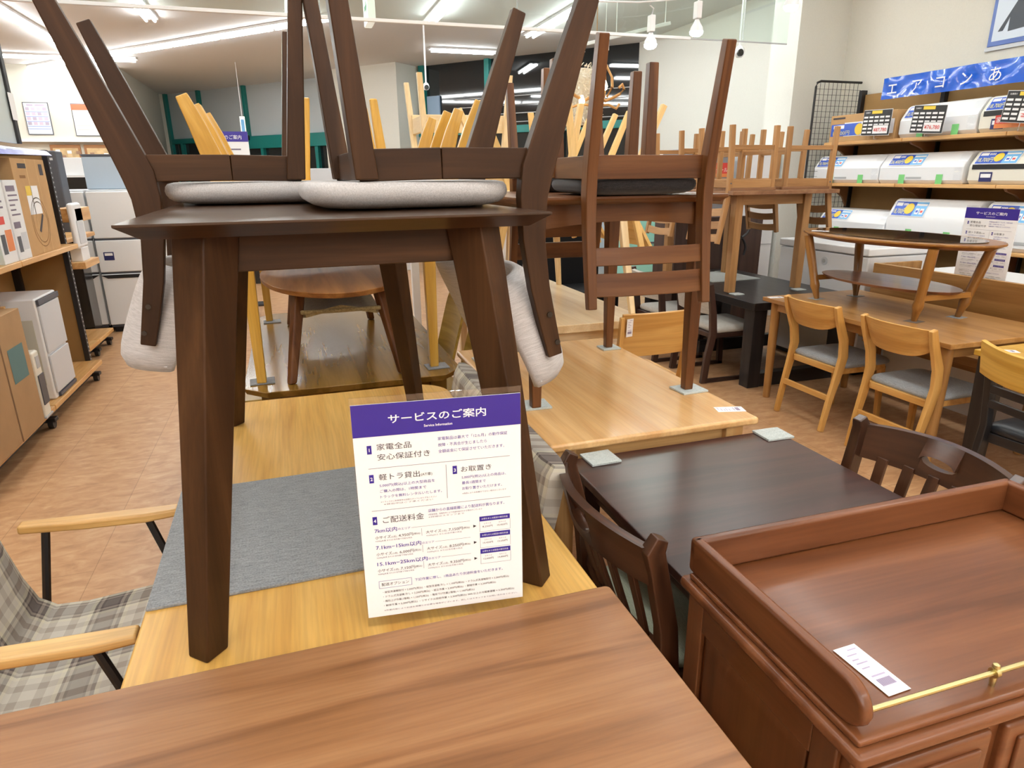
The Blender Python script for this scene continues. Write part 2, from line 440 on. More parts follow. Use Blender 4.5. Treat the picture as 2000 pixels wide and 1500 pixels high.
navy = plain('navy_print', rgb(40, 44, 96), .4)
sky = plain('sky_blue_print', rgb(110, 176, 226), .35)
yel = plain('yellow_print', rgb(236, 200, 60), .4)
red = plain('red_print', rgb(206, 60, 50), .4)
orange = plain('orange_print', rgb(222, 130, 70), .4)
green = plain('green_tape', rgb(120, 198, 120), .5)
greenb = plain('green_print', rgb(66, 158, 120), .4)
teal = plain('teal_paint', rgb(20, 120, 116), .4)
kraft = plain('kraft_cardboard', rgb(186, 146, 98), .8, var=.06, bscale=8)
kraft2 = plain('brown_cardboard', rgb(170, 134, 94), .8, var=.05, bscale=8)
hardboard = plain('brown_hardboard', rgb(150, 116, 68), .75, var=.05, bscale=5)
wallm = plain('white_wall_paint', rgb(222, 222, 214), .9, bump=.25, bscale=90, var=.02)
wallk = plain('far_wall_paint', rgb(204, 200, 188), .9, bump=.25, bscale=90, var=.02)
wallb = plain('cream_wall_paint', rgb(222, 218, 206), .9, bump=.25, bscale=90, var=.02)
ceilm = plain('ceiling_board', rgb(224, 226, 228), .95, bump=.15, bscale=50)
cork = plain('cork_board', rgb(186, 160, 120), .9, var=.25, bscale=9)
framew = plain('brown_frame', rgb(136, 92, 54), .6)
chrome = plain('chrome', rgb(190, 190, 195), .25, 1)
mint = plain('mint_enamel', rgb(150, 214, 204), .3)
tubem = emis('tube_glow', (.97, 1, .985, 1), TUBE)
bulbm = emis('bulb_glow', (.9, .95, 1, 1), 30)
warmm = emis('warm_bulb_glow', (1, .78, .5, 1), 14)
exitm = emis('exit_sign_glow', (.9, .95, .82, 1), .5)
exitg = plain('exit_sign_green', rgb(40, 150, 110), .5)
glassm = clear('smoke_screen_glass', (.90, .95, .92, 1), .06)
acryl = clear('clear_acrylic', (.97, .97, .97, 1), .05)
film = clear('clear_film', (.97, .98, .99, 1), .05, .12)
nightglass = plain('night_glass', rgb(20, 26, 30), .04, spec=.9)
frosted = plain('frosted_glass', rgb(196, 206, 212), .10, spec=.8)
rattan = plain('white_paper_petals', rgb(238, 230, 214), .8)
gold = wood('carved_wood', rgb(176, 120, 60), rgb(192, 140, 80), rgb(206, 158, 98), .5)

def floor_mat():
    m, nt, b = newmat('vinyl_floor')
    tc = nt.nodes.new('ShaderNodeTexCoord')
    mp = nt.nodes.new('ShaderNodeMapping'); nt.links.new(tc.outputs['Object'], mp.inputs[0])
    n1 = N(nt, 'ShaderNodeTexNoise'); n1.inputs['Scale'].default_value = 9; n1.inputs['Detail'].default_value = 7; n1.inputs['Roughness'].default_value = .6; n1.inputs['Distortion'].default_value = .8
    mp2 = nt.nodes.new('ShaderNodeMapping'); mp2.inputs['Scale'].default_value = (1, 2.2, 1); nt.links.new(tc.outputs['Object'], mp2.inputs[0]); nt.links.new(mp2.outputs[0], n1.inputs['Vector'])
    c = ramp(nt, n1.outputs[0], [(.28, rgb(162, 118, 80)), (.5, rgb(184, 141, 101)), (.72, rgb(200, 162, 122))])
    br = nt.nodes.new('ShaderNodeTexBrick'); br.offset = .5
    for i, v in (('Scale', 1.0), ('Mortar Size', .0016), ('Brick Width', .9), ('Row Height', .45), ('Bias', 0.0)): br.inputs[i].default_value = v
    br.inputs['Color1'].default_value = (1, 1, 1, 1); br.inputs['Color2'].default_value = (.93, .92, .92, 1); br.inputs['Mortar'].default_value = (.62, .58, .54, 1)
    mp.inputs['Rotation'].default_value = (0, 0, PI/2); nt.links.new(mp.outputs[0], br.inputs['Vector'])
    nt.links.new(mixc(nt, 1.0, c, br.outputs['Color'], 'MULTIPLY'), b.inputs['Base Color'])
    b.inputs['Roughness'].default_value = .38
    return m
floorm = floor_mat()

# ------------------------------------------------------------------ the room
structure('floor', MB().box(-9.2, 6.4, -15.2, 24, -.1, 0), floorm, smooth=0)
structure('ceiling', MB().box(-9.2, 6.4, -15.2, 24, CEIL, CEIL+.1), ceilm, smooth=0)
structure('wall_left', MB().box(-9.2, -9, -15, 16.8, 0, CEIL), wallb, smooth=0)
structure('wall_rear', MB().box(-9.2, 6.4, -15.2, -15, 0, CEIL), wallb, smooth=0)
structure('wall_right', MB().box(5.45, 6.4, -15, 5.88, 0, CEIL), wallb, smooth=0)
structure('wall_right_far', MB().box(6.17, 6.4, 6.28, 11.9, 0, CEIL), wallm, smooth=0)
structure('column_right', MB().box(4.86, 6.4, 5.88, 6.28, 0, CEIL), wallm, smooth=0)
structure('wall_back', MB().box(-9.2, -3.1, 16.8, 17.0, 0, CEIL), wallk, smooth=0)
structure('wall_return', MB().box(-3.3, -3.1, 17.0, 21.6, 0, CEIL), wallm, smooth=0)
structure('trim_back', MB().box(-9, -3.1, 16.70, 16.8, 2.24, 2.29), white, smooth=0)
GA = V((-2.97, 21.63, 0)); GR = -47.9
def onglass(name):
    o = bpy.data.objects.new(name, None); COL.objects.link(o); o.location = GA; o.rotation_euler = (0, 0, math.radians(GR)); o['kind'] = 'structure'; return o
gm = Matrix.Translation(GA) @ Matrix.Rotation(math.radians(GR), 4, 'Z')
def gp(s, d, z): return gm @ V((s, -d, z))     # a point on the diagonal shop front: along, into the room, up
structure('column_front', MB().box(-.62, -.02, -.55, .2, 0, CEIL).xform(gm), wallm, smooth=0)
structure('column_middle', MB().box(6.6, 8.70, -.72, .2, 0, CEIL).xform(gm), wallm, smooth=0)
w1 = onglass('window_1')
MB().box(0, 6.6, .03, .05, 2.45, CEIL).build('frosted_pane', frosted, w1, smooth=0)
MB().box(0, 6.6, .03, .05, 0, 2.45).build('night_pane', nightglass, w1, smooth=0)
fr = MB()
for s_ in (0.03, 1.44, 3.22, 5.0): fr.box(s_-.05, s_+.05, -.06, .06, 2.4, CEIL)
fr.box(0, 2.9, -.05, .05, 2.40, 2.53); fr.box(2.9, 6.6, -.10, .05, 2.20, 2.50)
for s_ in (.03, .5, 2.95, 3.7, 4.5, 5.6): fr.box(s_-.05, s_+.05, -.06, .06, 0, 2.4)
fr.build('window_frame', teal, w1, .006)
MB().box(3.08, 3.35, -.16, -.10, 2.40, 2.52).build('door_sensor', blackp, w1, .01)
w2 = onglass('window_2')
MB().box(8.70, 13.9, .03, .05, 0, CEIL).build('night_pane', nightglass, w2, smooth=0)
fr = MB()
for s_, w_ in ((8.84, .14), (10.46, .11), (12.1, .09), (13.84, .08)): fr.box(s_-w_/2, s_+w_/2, -.07, .06, 0, CEIL)
fr.box(8.70, 13.9, -.06, .05, 2.30, 2.44)
fr.build('window_frame', teal, w2, .006)
bl = MB()
for k in range(4): bl.box(9.6, 13.8, .0, .02, 2.50+.16*k, 2.515+.16*k)
bl.build('blind_rail', greyp, w2, smooth=0)
MB().box(8.93, 9.25, -.02, .02, 2.44, 3.1).build('blind_stack', plain('pale_blue_blind', rgb(150, 176, 204), .6), w2, smooth=0)

# smoke screen hanging from the ceiling, with the white rail under it
sm = T('smoke_screen', 'clear glass smoke screen hanging across the ceiling above the tables', 'glass screen', (0, 5.5, 2.6))
MB().box(-2.6, 4.42, -.004, .004, .0, CEIL-2.6).build('glass_panel', glassm, sm, smooth=0)
MB().box(-2.6, 3.42, -.012, .012, -.012, .012).build('rail', white, sm, .003)
MB().box(3.42, 4.42, -.006, .006, -.006, .004).build('clear_edge', greyp, sm, smooth=0)
for x_ in (-1.4, .35, 1.85, 2.45, 3.95): MB().tube([(x_, 0, .0), (x_, 0, CEIL-2.6)], .0035, 6).build('suspension_wire', chrome, sm)

# ------------------------------------------------------------------ ceiling lights
def light_proto():
    t = T('ceiling_light', '', 'ceiling light')
    MB().box(-.10, .10, -.625, .625, -.035, 0).build('housing', white, t, .006)
    for sx in (-.055, .055): MB().tube([(sx, -.585, -.058), (sx, .585, -.058)], .017, 10).build('tube', tubem, t)
    return t
LP = light_proto()
first = [True]
def ceiling_light(x, y, rz, label, group):
    if first[0]:
        LP.location = (x, y, CEIL); LP.rotation_euler = (0, 0, math.radians(rz)); tag(LP, label, None, group); first[0] = False; return LP
    return dup(LP, label, (x, y, CEIL), rz, 0, group)
for i in range(8): ceiling_light(-3.4, 8.3+1.27*i, 0, 'twin tube ceiling light in the unbroken row over the left aisle', 'left aisle row of ceiling lights')
for i in range(4): ceiling_light(-1.62, 7.2+1.27*i, 0, 'twin tube ceiling light in the short row above the upturned left chair', 'short left row of ceiling lights')
for i in range(3): ceiling_light(2.25, 7.4+1.27*i, 0, 'twin tube ceiling light in the middle row beyond the glass smoke screen', 'middle row of ceiling lights')
for i in range(4): ceiling_light(4.02, 6.9+1.27*i, 0, 'twin tube ceiling light in the row nearest the white right wall', 'right row of ceiling lights')
ceiling_light(3.3, 12.9, 90, 'lone ceiling light lying crosswise near the teal framed window', 'crosswise ceiling light')
for i in range(8):
    p = gp(1.3+1.24*i, 4.45, 0); ceiling_light(p.x, p.y, GR+90, 'ceiling light in the slanting row that follows the teal shop front', 'slanting row of ceiling lights')
for i in range(5): ceiling_light(-8.2+1.27*i, 15.4, 90, 'ceiling light in the row along the far wall with the two posters', 'far wall row of ceiling lights')

# ------------------------------------------------------------------ left: fixtures along the aisle
def gondola(name, y0, y1, label):
    g = T(name, label, 'shelf unit', (-1.53, y0, 0)); L = y1-y0; X0 = -.45
    MB().box(X0-.02, X0, 0, L, .14, 1.66, axis=1).build('back_panel', hardboard, g, smooth=0)
    for yy in (.02, L*.5, L-.02):
        m = MB().box(X0, X0+.05, yy-.02, yy+.02, .06, 1.66)
        m.build('upright', black, g, .003)
    for z, x1 in ((.115, 0), (1.01, -.0)):
        m = MB()
        for k in range(2): m.box(X0+.03, x1, k*L/2+.005, (k+1)*L/2-.005, z, z+.035)
        m.build('shelf_board', shelfw, g, .006)
    MB().box(X0, -.06, 0.02, L-.02, .055, .115).build('kick_rail', black, g, smooth=0)
    for yy in (.15, L*.5, L-.08):
        c = T('caster', '', None); c.parent = g; del_label(c)
        c.location = (-.04, yy, 0)
        MB().disc((0, 0, .035), .034, 'x', .03).build('wheel', black, c)
        MB().box(-.03, .03, -.03, .035, .045, .07).build('fork', black, c, .004)
    return g
def del_label(o):
    for k in ('label', 'category', 'group'):
        if k in o: del o[k]
g = gondola('shelf_unit', 3.45, 5.74, 'wood and black metal display shelf on casters along the left aisle')
# perforated end panel, taller than the boards, that closes the near shelf
pe = MB().box(-.45, -.10, 2.29, 2.31, .10, 1.66, axis=2)
pe.build('end_panel', hardboard, g, .002)
m = MB().box(-.11, -.075, 2.27, 2.315, .06, 1.70); m.build('end_post', black, g, .003)
dots = MB()
for k in range(46): dots.box(-.0748, -.0742, 2.287, 2.299, .12+k*.033, .132+k*.033)
dots.build('post_slots', lgrey, g, smooth=0)
# second unit behind it
g2 = gondola('shelf_unit', 6.0, 7.02, 'display shelf beyond the first along the left aisle, by the refrigerators')
g2.location.x = -1.72

def carton(x0, x1, y0, y1, z0, z1, m, label, cat='box', name='box', parts=None):
    t = T(name, label, cat, ((x0+x1)/2, (y0+y1)/2, z0))
    hx, hy, h = (x1-x0)/2, (y1-y0)/2, z1-z0
    MB().box(-hx, hx, -hy, hy, 0, h).build('carton', m, t, .003)
    if parts: parts(t, hx, hy, h)
    return t
XP, YP = V((0, 1, 0)), V((0, 0, 1))        # the axes of a box face that looks towards +x
def on_x(t, hx, name, fn, m):
    mb = MB(); fn(mb, V((hx, 0, 0)), V((.0008, 0, 0))); return mb.build(name, m, t, smooth=0)
def pk_kraft(t, hx, hy, h):
    on_x(t, hx, 'label_sheet', lambda mb, O, n: (quad(mb, -.15, .07, h*.42, h*.72, O, XP, YP, n, 0), quad(mb, -.15, -.06, h*.62, h*.72, O, XP, YP, n*2, 1)), [paper, yel])
    def pr(mb, O, n):
        for a, b in ((-.06, -.05), (.12, .125)): quad(mb, a, b, 0, h, O, XP, YP, n, 1)
        quad(mb, -.2, -.06, h*.90, h*.95, O, XP, YP, n); quad(mb, .17, .24, h*.83, h*.95, O, XP, YP, n)
        quad(mb, -.2, -.1, h*.80, h*.83, O, XP, YP, n, 2)
        for k in range(40):
            for r in (.13, .155):
                a, b = 2*PI*k/40, 2*PI*(k+1)/40
                P = [O+XP*(r2*math.cos(q))+YP*(h*.33+r2*math.sin(q))+n for r2, q in ((r, a), (r, b), (r-.006, b), (r-.006, a))]
                mb.addraw(P, [(0, 1, 2, 3)], [(0, 0, 0)]*4, 2)
        P = [O+XP*a+YP*b+n*2 for a, b in ((-.06, h*.24), (-.03, h*.22), (.07, h*.40), (.05, h*.42))]; mb.addraw(P, [(0, 1, 2, 3)], [(0, 0, 0)]*4, 0)
    on_x(t, hx, 'print', pr, [ink, plain('carton_ridge', rgb(206, 170, 122), .8), plain('carton_line', rgb(136, 98, 56), .8)])
carton(-1.93, -1.55, 4.83, 5.42, 1.045, 1.625, kraft, 'tall brown cardboard box with a pink label sheet on the left shelf', parts=pk_kraft)
def pk_white(c1, c2, seed):
    def f(t, hx, hy, h):
        rnd = random.Random(seed)
        def pr(mb, O, n):
            quad(mb, -hy*.9, hy*.5, h*.86, h*.93, O, XP, YP, n, 1)
            for k in range(5): quad(mb, -hy*.8, hy*rnd.uniform(.0, .7), h*(.80-.06*k), h*(.82-.06*k), O, XP, YP, n, 0)
            quad(mb, -hy*.85, hy*.2, h*.40, h*.48, O, XP, YP, n, 1); quad(mb, -hy*.1, hy*.85, h*.12, h*.34, O, XP, YP, n, 2)
            quad(mb, -hy*.8, -hy*.2, h*.1, h*.3, O, XP, YP, n, 3)
        on_x(t, hx, 'print', pr, [greyink, c1, c2, dgrey])
    return f
carton(-1.90, -1.54, 4.62, 4.815, 1.045, 1.50, white, 'narrow white appliance box standing against the brown cardboard box', parts=pk_white(greyink, lgrey, 2))
carton(-1.92, -1.545, 4.40, 4.605, 1.045, 1.585, white, 'white appliance box with red printing, second from the brown cardboard box', parts=pk_white(red, orange, 3))
def pk_green(t, hx, hy, h):
    on_x(t, hx, 'print', lambda mb, O, n: (quad(mb, -hy*.5, hy*.6, h*.35, h*.8, O, XP, YP, n, 0), quad(mb, -hy*.3, hy*.4, h*.4, h*.6, O, XP, YP, n*2, 1)), [sky, white])
carton(-1.86, -1.56, 4.02, 4.335, 1.045, 1.36, greenb, 'green and white appliance box at the near end of the left shelf', parts=pk_green)
carton(-1.9, -1.55, 3.55, 3.98, 1.045, 1.5, dgrey, 'dark grey box standing at the very edge of the picture on the left shelf')
# price card with a wire foot
t = T('price_card', 'clear price card on a wire foot before the white boxes', 'price card', (-1.55, 4.52, 1.045))
MB().box(.0, .004, -.06, .05, .035, .30).build('card', film, t); MB().box(-.002, 0, -.05, .04, .04, .29).build('card_sheet', plain('card_print', rgb(206, 214, 212), .5, var=.3, bscale=26), t)
MB().tube([(.0, 0, .03), (0, 0, .008), (.0, -.03, .006), (0, .03, .006)], .003, 6).build('wire_foot', chrome, t)
# valance over the shelf
t = T('shelf_sign', 'blue printed sign board sloping over the top of the left shelf', 'sign', (-1.53, 3.4, 1.60))
MB().hexa([(-.42, 0, .05), (0, 0, .02), (0, 2.17, .055), (-.42, 2.12, .05), (-.42, 0, .12), (-.02, 0, .05), (-.02, 2.14, .085), (-.42, 2.1, .14)]).build('board', plain('blue_sign_print', rgb(104, 112, 184), .25, var=.2, bscale=9), t, .004)
m = MB()
for k in range(6): quad(m, .2+.33*k, .42+.33*k, 0, .015, V((-.018, 0, .058)), V((0, 1, 0)), V((-.6, 0, .8)), V((.0, 0, .012)))
m.build('print', plain('pale_blue_print', rgb(178, 186, 226), .35), t, smooth=0)
# tall black posts with clear board above the shelf
t = T('partition_frame', 'tall black frame with a clear board at the left edge', 'partition', (-1.62, 4.6, 1.72))
MB().box(-.02, .02, .62, .67, 0, 1.7).build('post', black, t, .004); MB().box(-.02, .02, .20, .25, 0, 1.9).build('post', black, t, .004)
MB().box(-.006, .006, -.5, .66, .0, 1.6).build('board', plain('pale_board', rgb(206, 216, 214), .25), t, smooth=0)
MB().box(.02, .024, .60, .68, .14, .30).build('notice', paper, t)
# floor-standing goods on the bottom shelf
def pur(t, hx, hy, h): pass
t = T('air_purifier', 'tall white air purifier on the bottom shelf by the left aisle', 'air purifier', (-1.72, 4.92, .15))
MB().box(-.18, .165, -.20, .20, 0, .65).build('body', white, t, .012)
MB().box(.1652, .178, -.185, .19, .30, .60).build('front_cover', lgrey, t, .004); MB().box(.1652, .178, -.185, .19, .04, .285).build('front_cover', lgrey, t, .004)
MB().box(.166, .182, -.19, .195, .605, .64).build('control_strip', dgrey, t, .003); MB().box(.1655, .180, -.15, .19, .008, .03).build('vent_slot', dgrey, t)
MB().box(.06, .13, -.204, -.199, .10, .52).build('side_intake', plain('filter_mesh', rgb(202, 200, 186), .8), t); MB().box(-.14, -.05, -.204, -.199, .52, .56).build('grip', greyp, t, .002)
t = T('air_purifier', 'lower grey topped air purifier behind the tall white one, nearer the camera', 'air purifier', (-1.80, 4.55, .15))
MB().box(-.16, .06, -.12, .13, 0, .62).build('body', greyp, t, .02); MB().box(-.14, .02, -.09, .1, .62, .63).build('top_grille', dgrey, t)
t = T('fan_heater', 'small white fan heater with a dark grille beside the brown cardboard box', 'heater', (-1.575, 4.35, .15))
MB().box(-.05, .075, -.02, .085, 0, .40).build('body', whitec, t, .014); MB().box(.0752, .080, -.01, .075, .08, .26).build('grille', dgrey, t)
MB().box(.0752, .079, .01, .06, .30, .37).build('control_panel', greyp, t); MB().box(-.06, .08, -.03, .09, -.0, .012).build('foot', greyp, t, .003)
def pk_big(t, hx, hy, h):
    def pr(mb, O, n):
        quad(mb, -hy*.05, -hy*.0, 0, h, O, XP, YP, n, 1); quad(mb, .06, .27, h*.45, h*.73, O, XP, YP, n*2, 0)
    on_x(t, hx, 'print', pr, [plain('teal_label', rgb(84, 118, 120), .6), plain('carton_seam', rgb(120, 88, 56), .8)])
    MB().box(hx-.2, hx-.06, hy-.02, hy+.001, h, h+.012).build('flap', kraft, t)
carton(-1.95, -1.50, 3.62, 4.30, .15, .82, kraft2, 'large brown cardboard box with a teal label on the bottom shelf', parts=pk_big)
# a hanging blister and bits on the second shelf unit
t = T('blister_pack', 'white blister pack hung at the end of the left shelf before the refrigerators', 'pack', (-1.56, 5.80, .90))
MB().box(-.02, .02, 0, .25, .1, .43).build('pack', white, t, .02); MB().box(.021, .024, .04, .2, .13, .30).build('pack_window', lgrey, t, .01)
for zz in (1.19, .84): MB().box(.02, .18, -.14, .26, zz, zz+(.1 if zz > 1 else .05)).build('end_ledge', shelfw, g2, .004)
t = T('box', 'small white carton standing on the lower wooden ledge', 'box', (-1.60, 6.02, .89)); MB().box(-.05, .03, -.08, .12, 0, .1).build('carton', white, t, .004)

# ------------------------------------------------------------------ refrigerators at the end of the aisle
def fridge(name, label, x0, x1, y, h=1.40, split=(.93, .60)):
    t = T(name, label, 'refrigerator', ((x0+x1)/2, y, 0)); hx = (x1-x0)/2
    MB().box(-hx, hx, .05, .6, .06, h-.0).build('body', lgrey, t, .008); MB().box(-hx+.02, hx-.02, .06, .55, 0, .06).build('plinth', black, t)
    zs = [h-.01, split[0], split[1], .07]
    for i in range(3):
        d = MB().box(-hx+.004, hx-.004, -.0, .048, zs[i+1]+.012, zs[i]-.008).build('door', white, t, .008)
        if i == 2: pass
        MB().box(-hx+.01, hx-.01, .01, .05, zs[i+1]-.012, zs[i+1]+.012).build('door_gap', dgrey, t)
    MB().hexa([(-hx+.06, -.004, split[1]-.05), (hx-.06, -.004, split[1]-.05), (hx-.06, .02, split[1]-.05), (-hx+.06, .02, split[1]-.05), (-hx, -.004, split[1]-.015), (hx, -.004, split[1]-.015), (hx, .02, split[1]-.015), (-hx, .02, split[1]-.015)]).build('handle_recess', black, t)
    m = MB(); quad(m, -hx+.06, -hx+.15, split[1]+.13, split[1]+.21, V((0, -.001, 0)), V((1, 0, 0)), YP, V((0, -.001, 0)), 0); quad(m, -hx+.07, -hx+.14, split[1]+.175, split[1]+.2, V((0, -.001, 0)), V((1, 0, 0)), YP, V((0, -.002, 0)), 1)
    m.build('price_sticker', [navy, paper], t, smooth=0)
    return t
fridge('refrigerator', 'white three door refrigerator beyond the end of the left aisle', -1.86, -1.30, 7.50)
fridge('refrigerator', 'white refrigerator mostly hidden behind the end of the left shelf', -2.44, -1.88, 7.54)
fridge('refrigerator', 'white refrigerator seen past the hanging chair back on the left', -1.28, -.72, 7.46, 1.40, (.97, .66))
fridge('refrigerator', 'white refrigerator standing far back behind the walnut table legs', 1.91, 2.33, 7.2, 1.44)
fridge('refrigerator', 'white refrigerator far back beside the black sofa', 2.35, 2.9, 7.6, 1.5)
t = T('freezer_lid', 'pale blue grey panel standing on top of the white refrigerators', 'panel', (-1.72, 7.7, 1.40))
MB().box(-.16, .5, 0, .06, 0, .31).build('panel', plain('pale_blue_panel', rgb(176, 190, 204), .4), t, .012); MB().box(-.16, .5, -.004, .064, .31, .33).build('panel_edge', dgrey, t, .004)
t = T('speaker_tower', 'tall dark grey speaker standing behind the left shelf', 'speaker', (-2.02, 7.05, 1.0))
MB().box(-.09, .11, 0, .2, 0, .74).build('cabinet', dgrey, t, .012); MB().box(-.05, .08, -.004, 0, .66, .68).build('badge', lgrey, t)
t = T('speaker_stand', 'dark stand that carries the tall dark grey speaker', 'stand', (-2.02, 7.05, 0)); MB().box(-.14, .14, 0, .25, 0, .98).build('stand_body', blackp, t, .004); MB().box(-.16, .16, -.02, .27, .98, 1.0).build('stand_top', blackp, t, .004)
t = T('rack', 'black rack with a white edge behind the pale blue grey panel', 'rack', (-2.55, 9.2, 0)); MB().box(-.2, .7, 0, .4, 0, 1.52).build('rack_body', blackp, t); MB().box(-.2, .7, -.01, .4, 1.52, 1.54).build('rack_top', white, t)
for xx, w_, h_, m_, lb in ((-2.5, .28, .2, white, 'white paper packet on the black rack'), (-2.16, .12, .22, black, 'small black device on the black rack beside the white packet'), (-2.0, .2, .17, plain('slate_device', rgb(120, 132, 152), .4), 'slate blue device on the black rack beside the black device')):
    t = T('device', lb, 'device', (xx, 9.3, 1.54)); MB().box(0, w_, 0, .12, 0, h_).build('device_body', m_, t, .006)

# ------------------------------------------------------------------ posters and boards on the far wall
def poster(name, label, x0, x1, z0, z1, y, fn, mats):
    t = T(name, label, 'poster', ((x0+x1)/2, y, z0)); w = (x1-x0)/2; h = z1-z0
    MB().box(-w, w, -.02, 0, 0, h).build('frame', dgrey, t, .003)
    m = MB(); quad(m, -w+.015, w-.015, .015, h-.015, V((0, -.02, 0)), V((1, 0, 0)), YP, V((0, -.001, 0)), 0); fn(m, w, h); m.build('print', mats, t, smooth=0)
    return t
O_, X_, n_ = V((0, -.02, 0)), V((1, 0, 0)), V((0, -.003, 0))
def p1(m, w, h):
    for a, b in ((.05, .22), (-.13, .0), (.0, .12)): pass
    quad(m, -w*.7, -w*.2, h*.88, h*.94, O_, X_, YP, n_, 2); quad(m, -w*.05, w*.7, h*.88, h*.94, O_, X_, YP, n_, 2)
    for k in range(4):
        z = h*(.70-.15*k); quad(m, -w*.9, w*.9, z, z+.012, O_, X_, YP, n_, 1)
        for j in range(4): quad(m, -w*.85+j*w*.45, -w*.85+j*w*.45+w*.3, z+.03, z+.09, O_, X_, YP, n_, 3 if (j+k) % 3 else 2)
    quad(m, -w*.9, w*.9, h*.17, h*.19, O_, X_, YP, n_, 1)
poster('poster', 'blue and white framed poster on the far left wall', -4.95, -4.50, 2.38, 3.0, 16.8, p1, [plain('pale_print', rgb(214, 222, 234), .3), plain('blue_lines', rgb(136, 154, 206), .4), plain('soft_ink', rgb(170, 160, 180), .5), plain('rose_print', rgb(196, 178, 196), .5)])
def p2(m, w, h):
    quad(m, -w*.97, w*.97, h*.80, h*.975, O_, X_, YP, n_, 1)
    for k in range(5):
        z = h*(.70-.13*k); quad(m, -w*.8, w*.5, z, z+.02, O_, X_, YP, n_, 2)
poster('poster', 'framed poster with an orange red heading on the far left wall', -4.10, -3.63, 2.36, 2.99, 16.8, p2, [plain('light_print', rgb(226, 224, 222), .3), plain('red_heading', rgb(216, 100, 70), .4), plain('soft_grey_print', rgb(196, 192, 190), .5)])
for x0, x1, z0, lb in ((-4.62, -4.06, 1.2, 'left of the two brown framed notice boards under the far wall ledge'), (-4.0, -3.2, 1.2, 'right of the two brown framed notice boards under the far wall ledge')):
    t = T('notice_board', lb, 'notice board', ((x0+x1)/2, 16.79, z0)); w = (x1-x0)/2
    MB().box(-w, w, -.03, 0, 0, .99).build('frame', framew, t, .006); MB().box(-w+.05, w-.05, -.034, -.03, .05, .92).build('board', cork, t)
    m = MB(); rnd = random.Random(int(-x0*10))
    for k in range(14): a, b = rnd.uniform(-w*.8, w*.7), rnd.uniform(.1, .85); quad(m, a, a+.08, b, b+.06, V((0, -.034, 0)), X_, YP, V((0, -.002, 0)), k % 3)
    m.build('pinned_papers', [paper, plain('tan_paper', rgb(204, 180, 140), .7), plain('brown_photo', rgb(140, 110, 90), .6)], t, smooth=0)

# ------------------------------------------------------------------ right: air conditioner shelves
sh = T('shelf_unit', 'long wall shelf of brown hardboard carrying the air conditioners', 'shelf unit', (5.40, 5.55, 0))
MB().box(0, .02, -3.7, 0, .1, 2.20, axis=1).build('back_panel', hardboard, sh, smooth=0)
for k in range(5): MB().box(-.045, .02, -.9*k-.05, -.9*k-.01, 0, 2.24).build('upright', black, sh, .003)
for z in (1.735, 1.362, .885, .42):
    m = MB()
    for k in range(4): m.box(-.385, 0, -.9*k-.90, -.9*k-.005, z, z+.03, axis=1)
    m.build('shelf_board', shelfw, sh, .006)
    for k in range(5):
        b = MB(); yy = -.9*k-.03
        P = [(-.03, z), (-.32, z), (-.30, z-.02), (-.2, z-.05), (-.10, z-.11), (-.045, z-.2), (-.03, z-.2)]
        n = len(P); vs = [(x, yy-.012, zz) for x, zz in P]+[(x, yy+.012, zz) for x, zz in P]
        b.add(vs, [tuple(range(n)), tuple(range(2*n-1, n-1, -1))]+[(i, (i+1) % n, n+(i+1) % n, n+i) for i in range(n)], vs); b.build('bracket', mahog_dk if z < 1 else framew, sh, smooth=0)
MB().box(-.40, .02, -3.7, 0, 0, .1).build('plinth', black, sh, smooth=0)
AX, AY = V((0, -1, 0)), V((0, 0, 1))     # axes of a face that looks towards -x
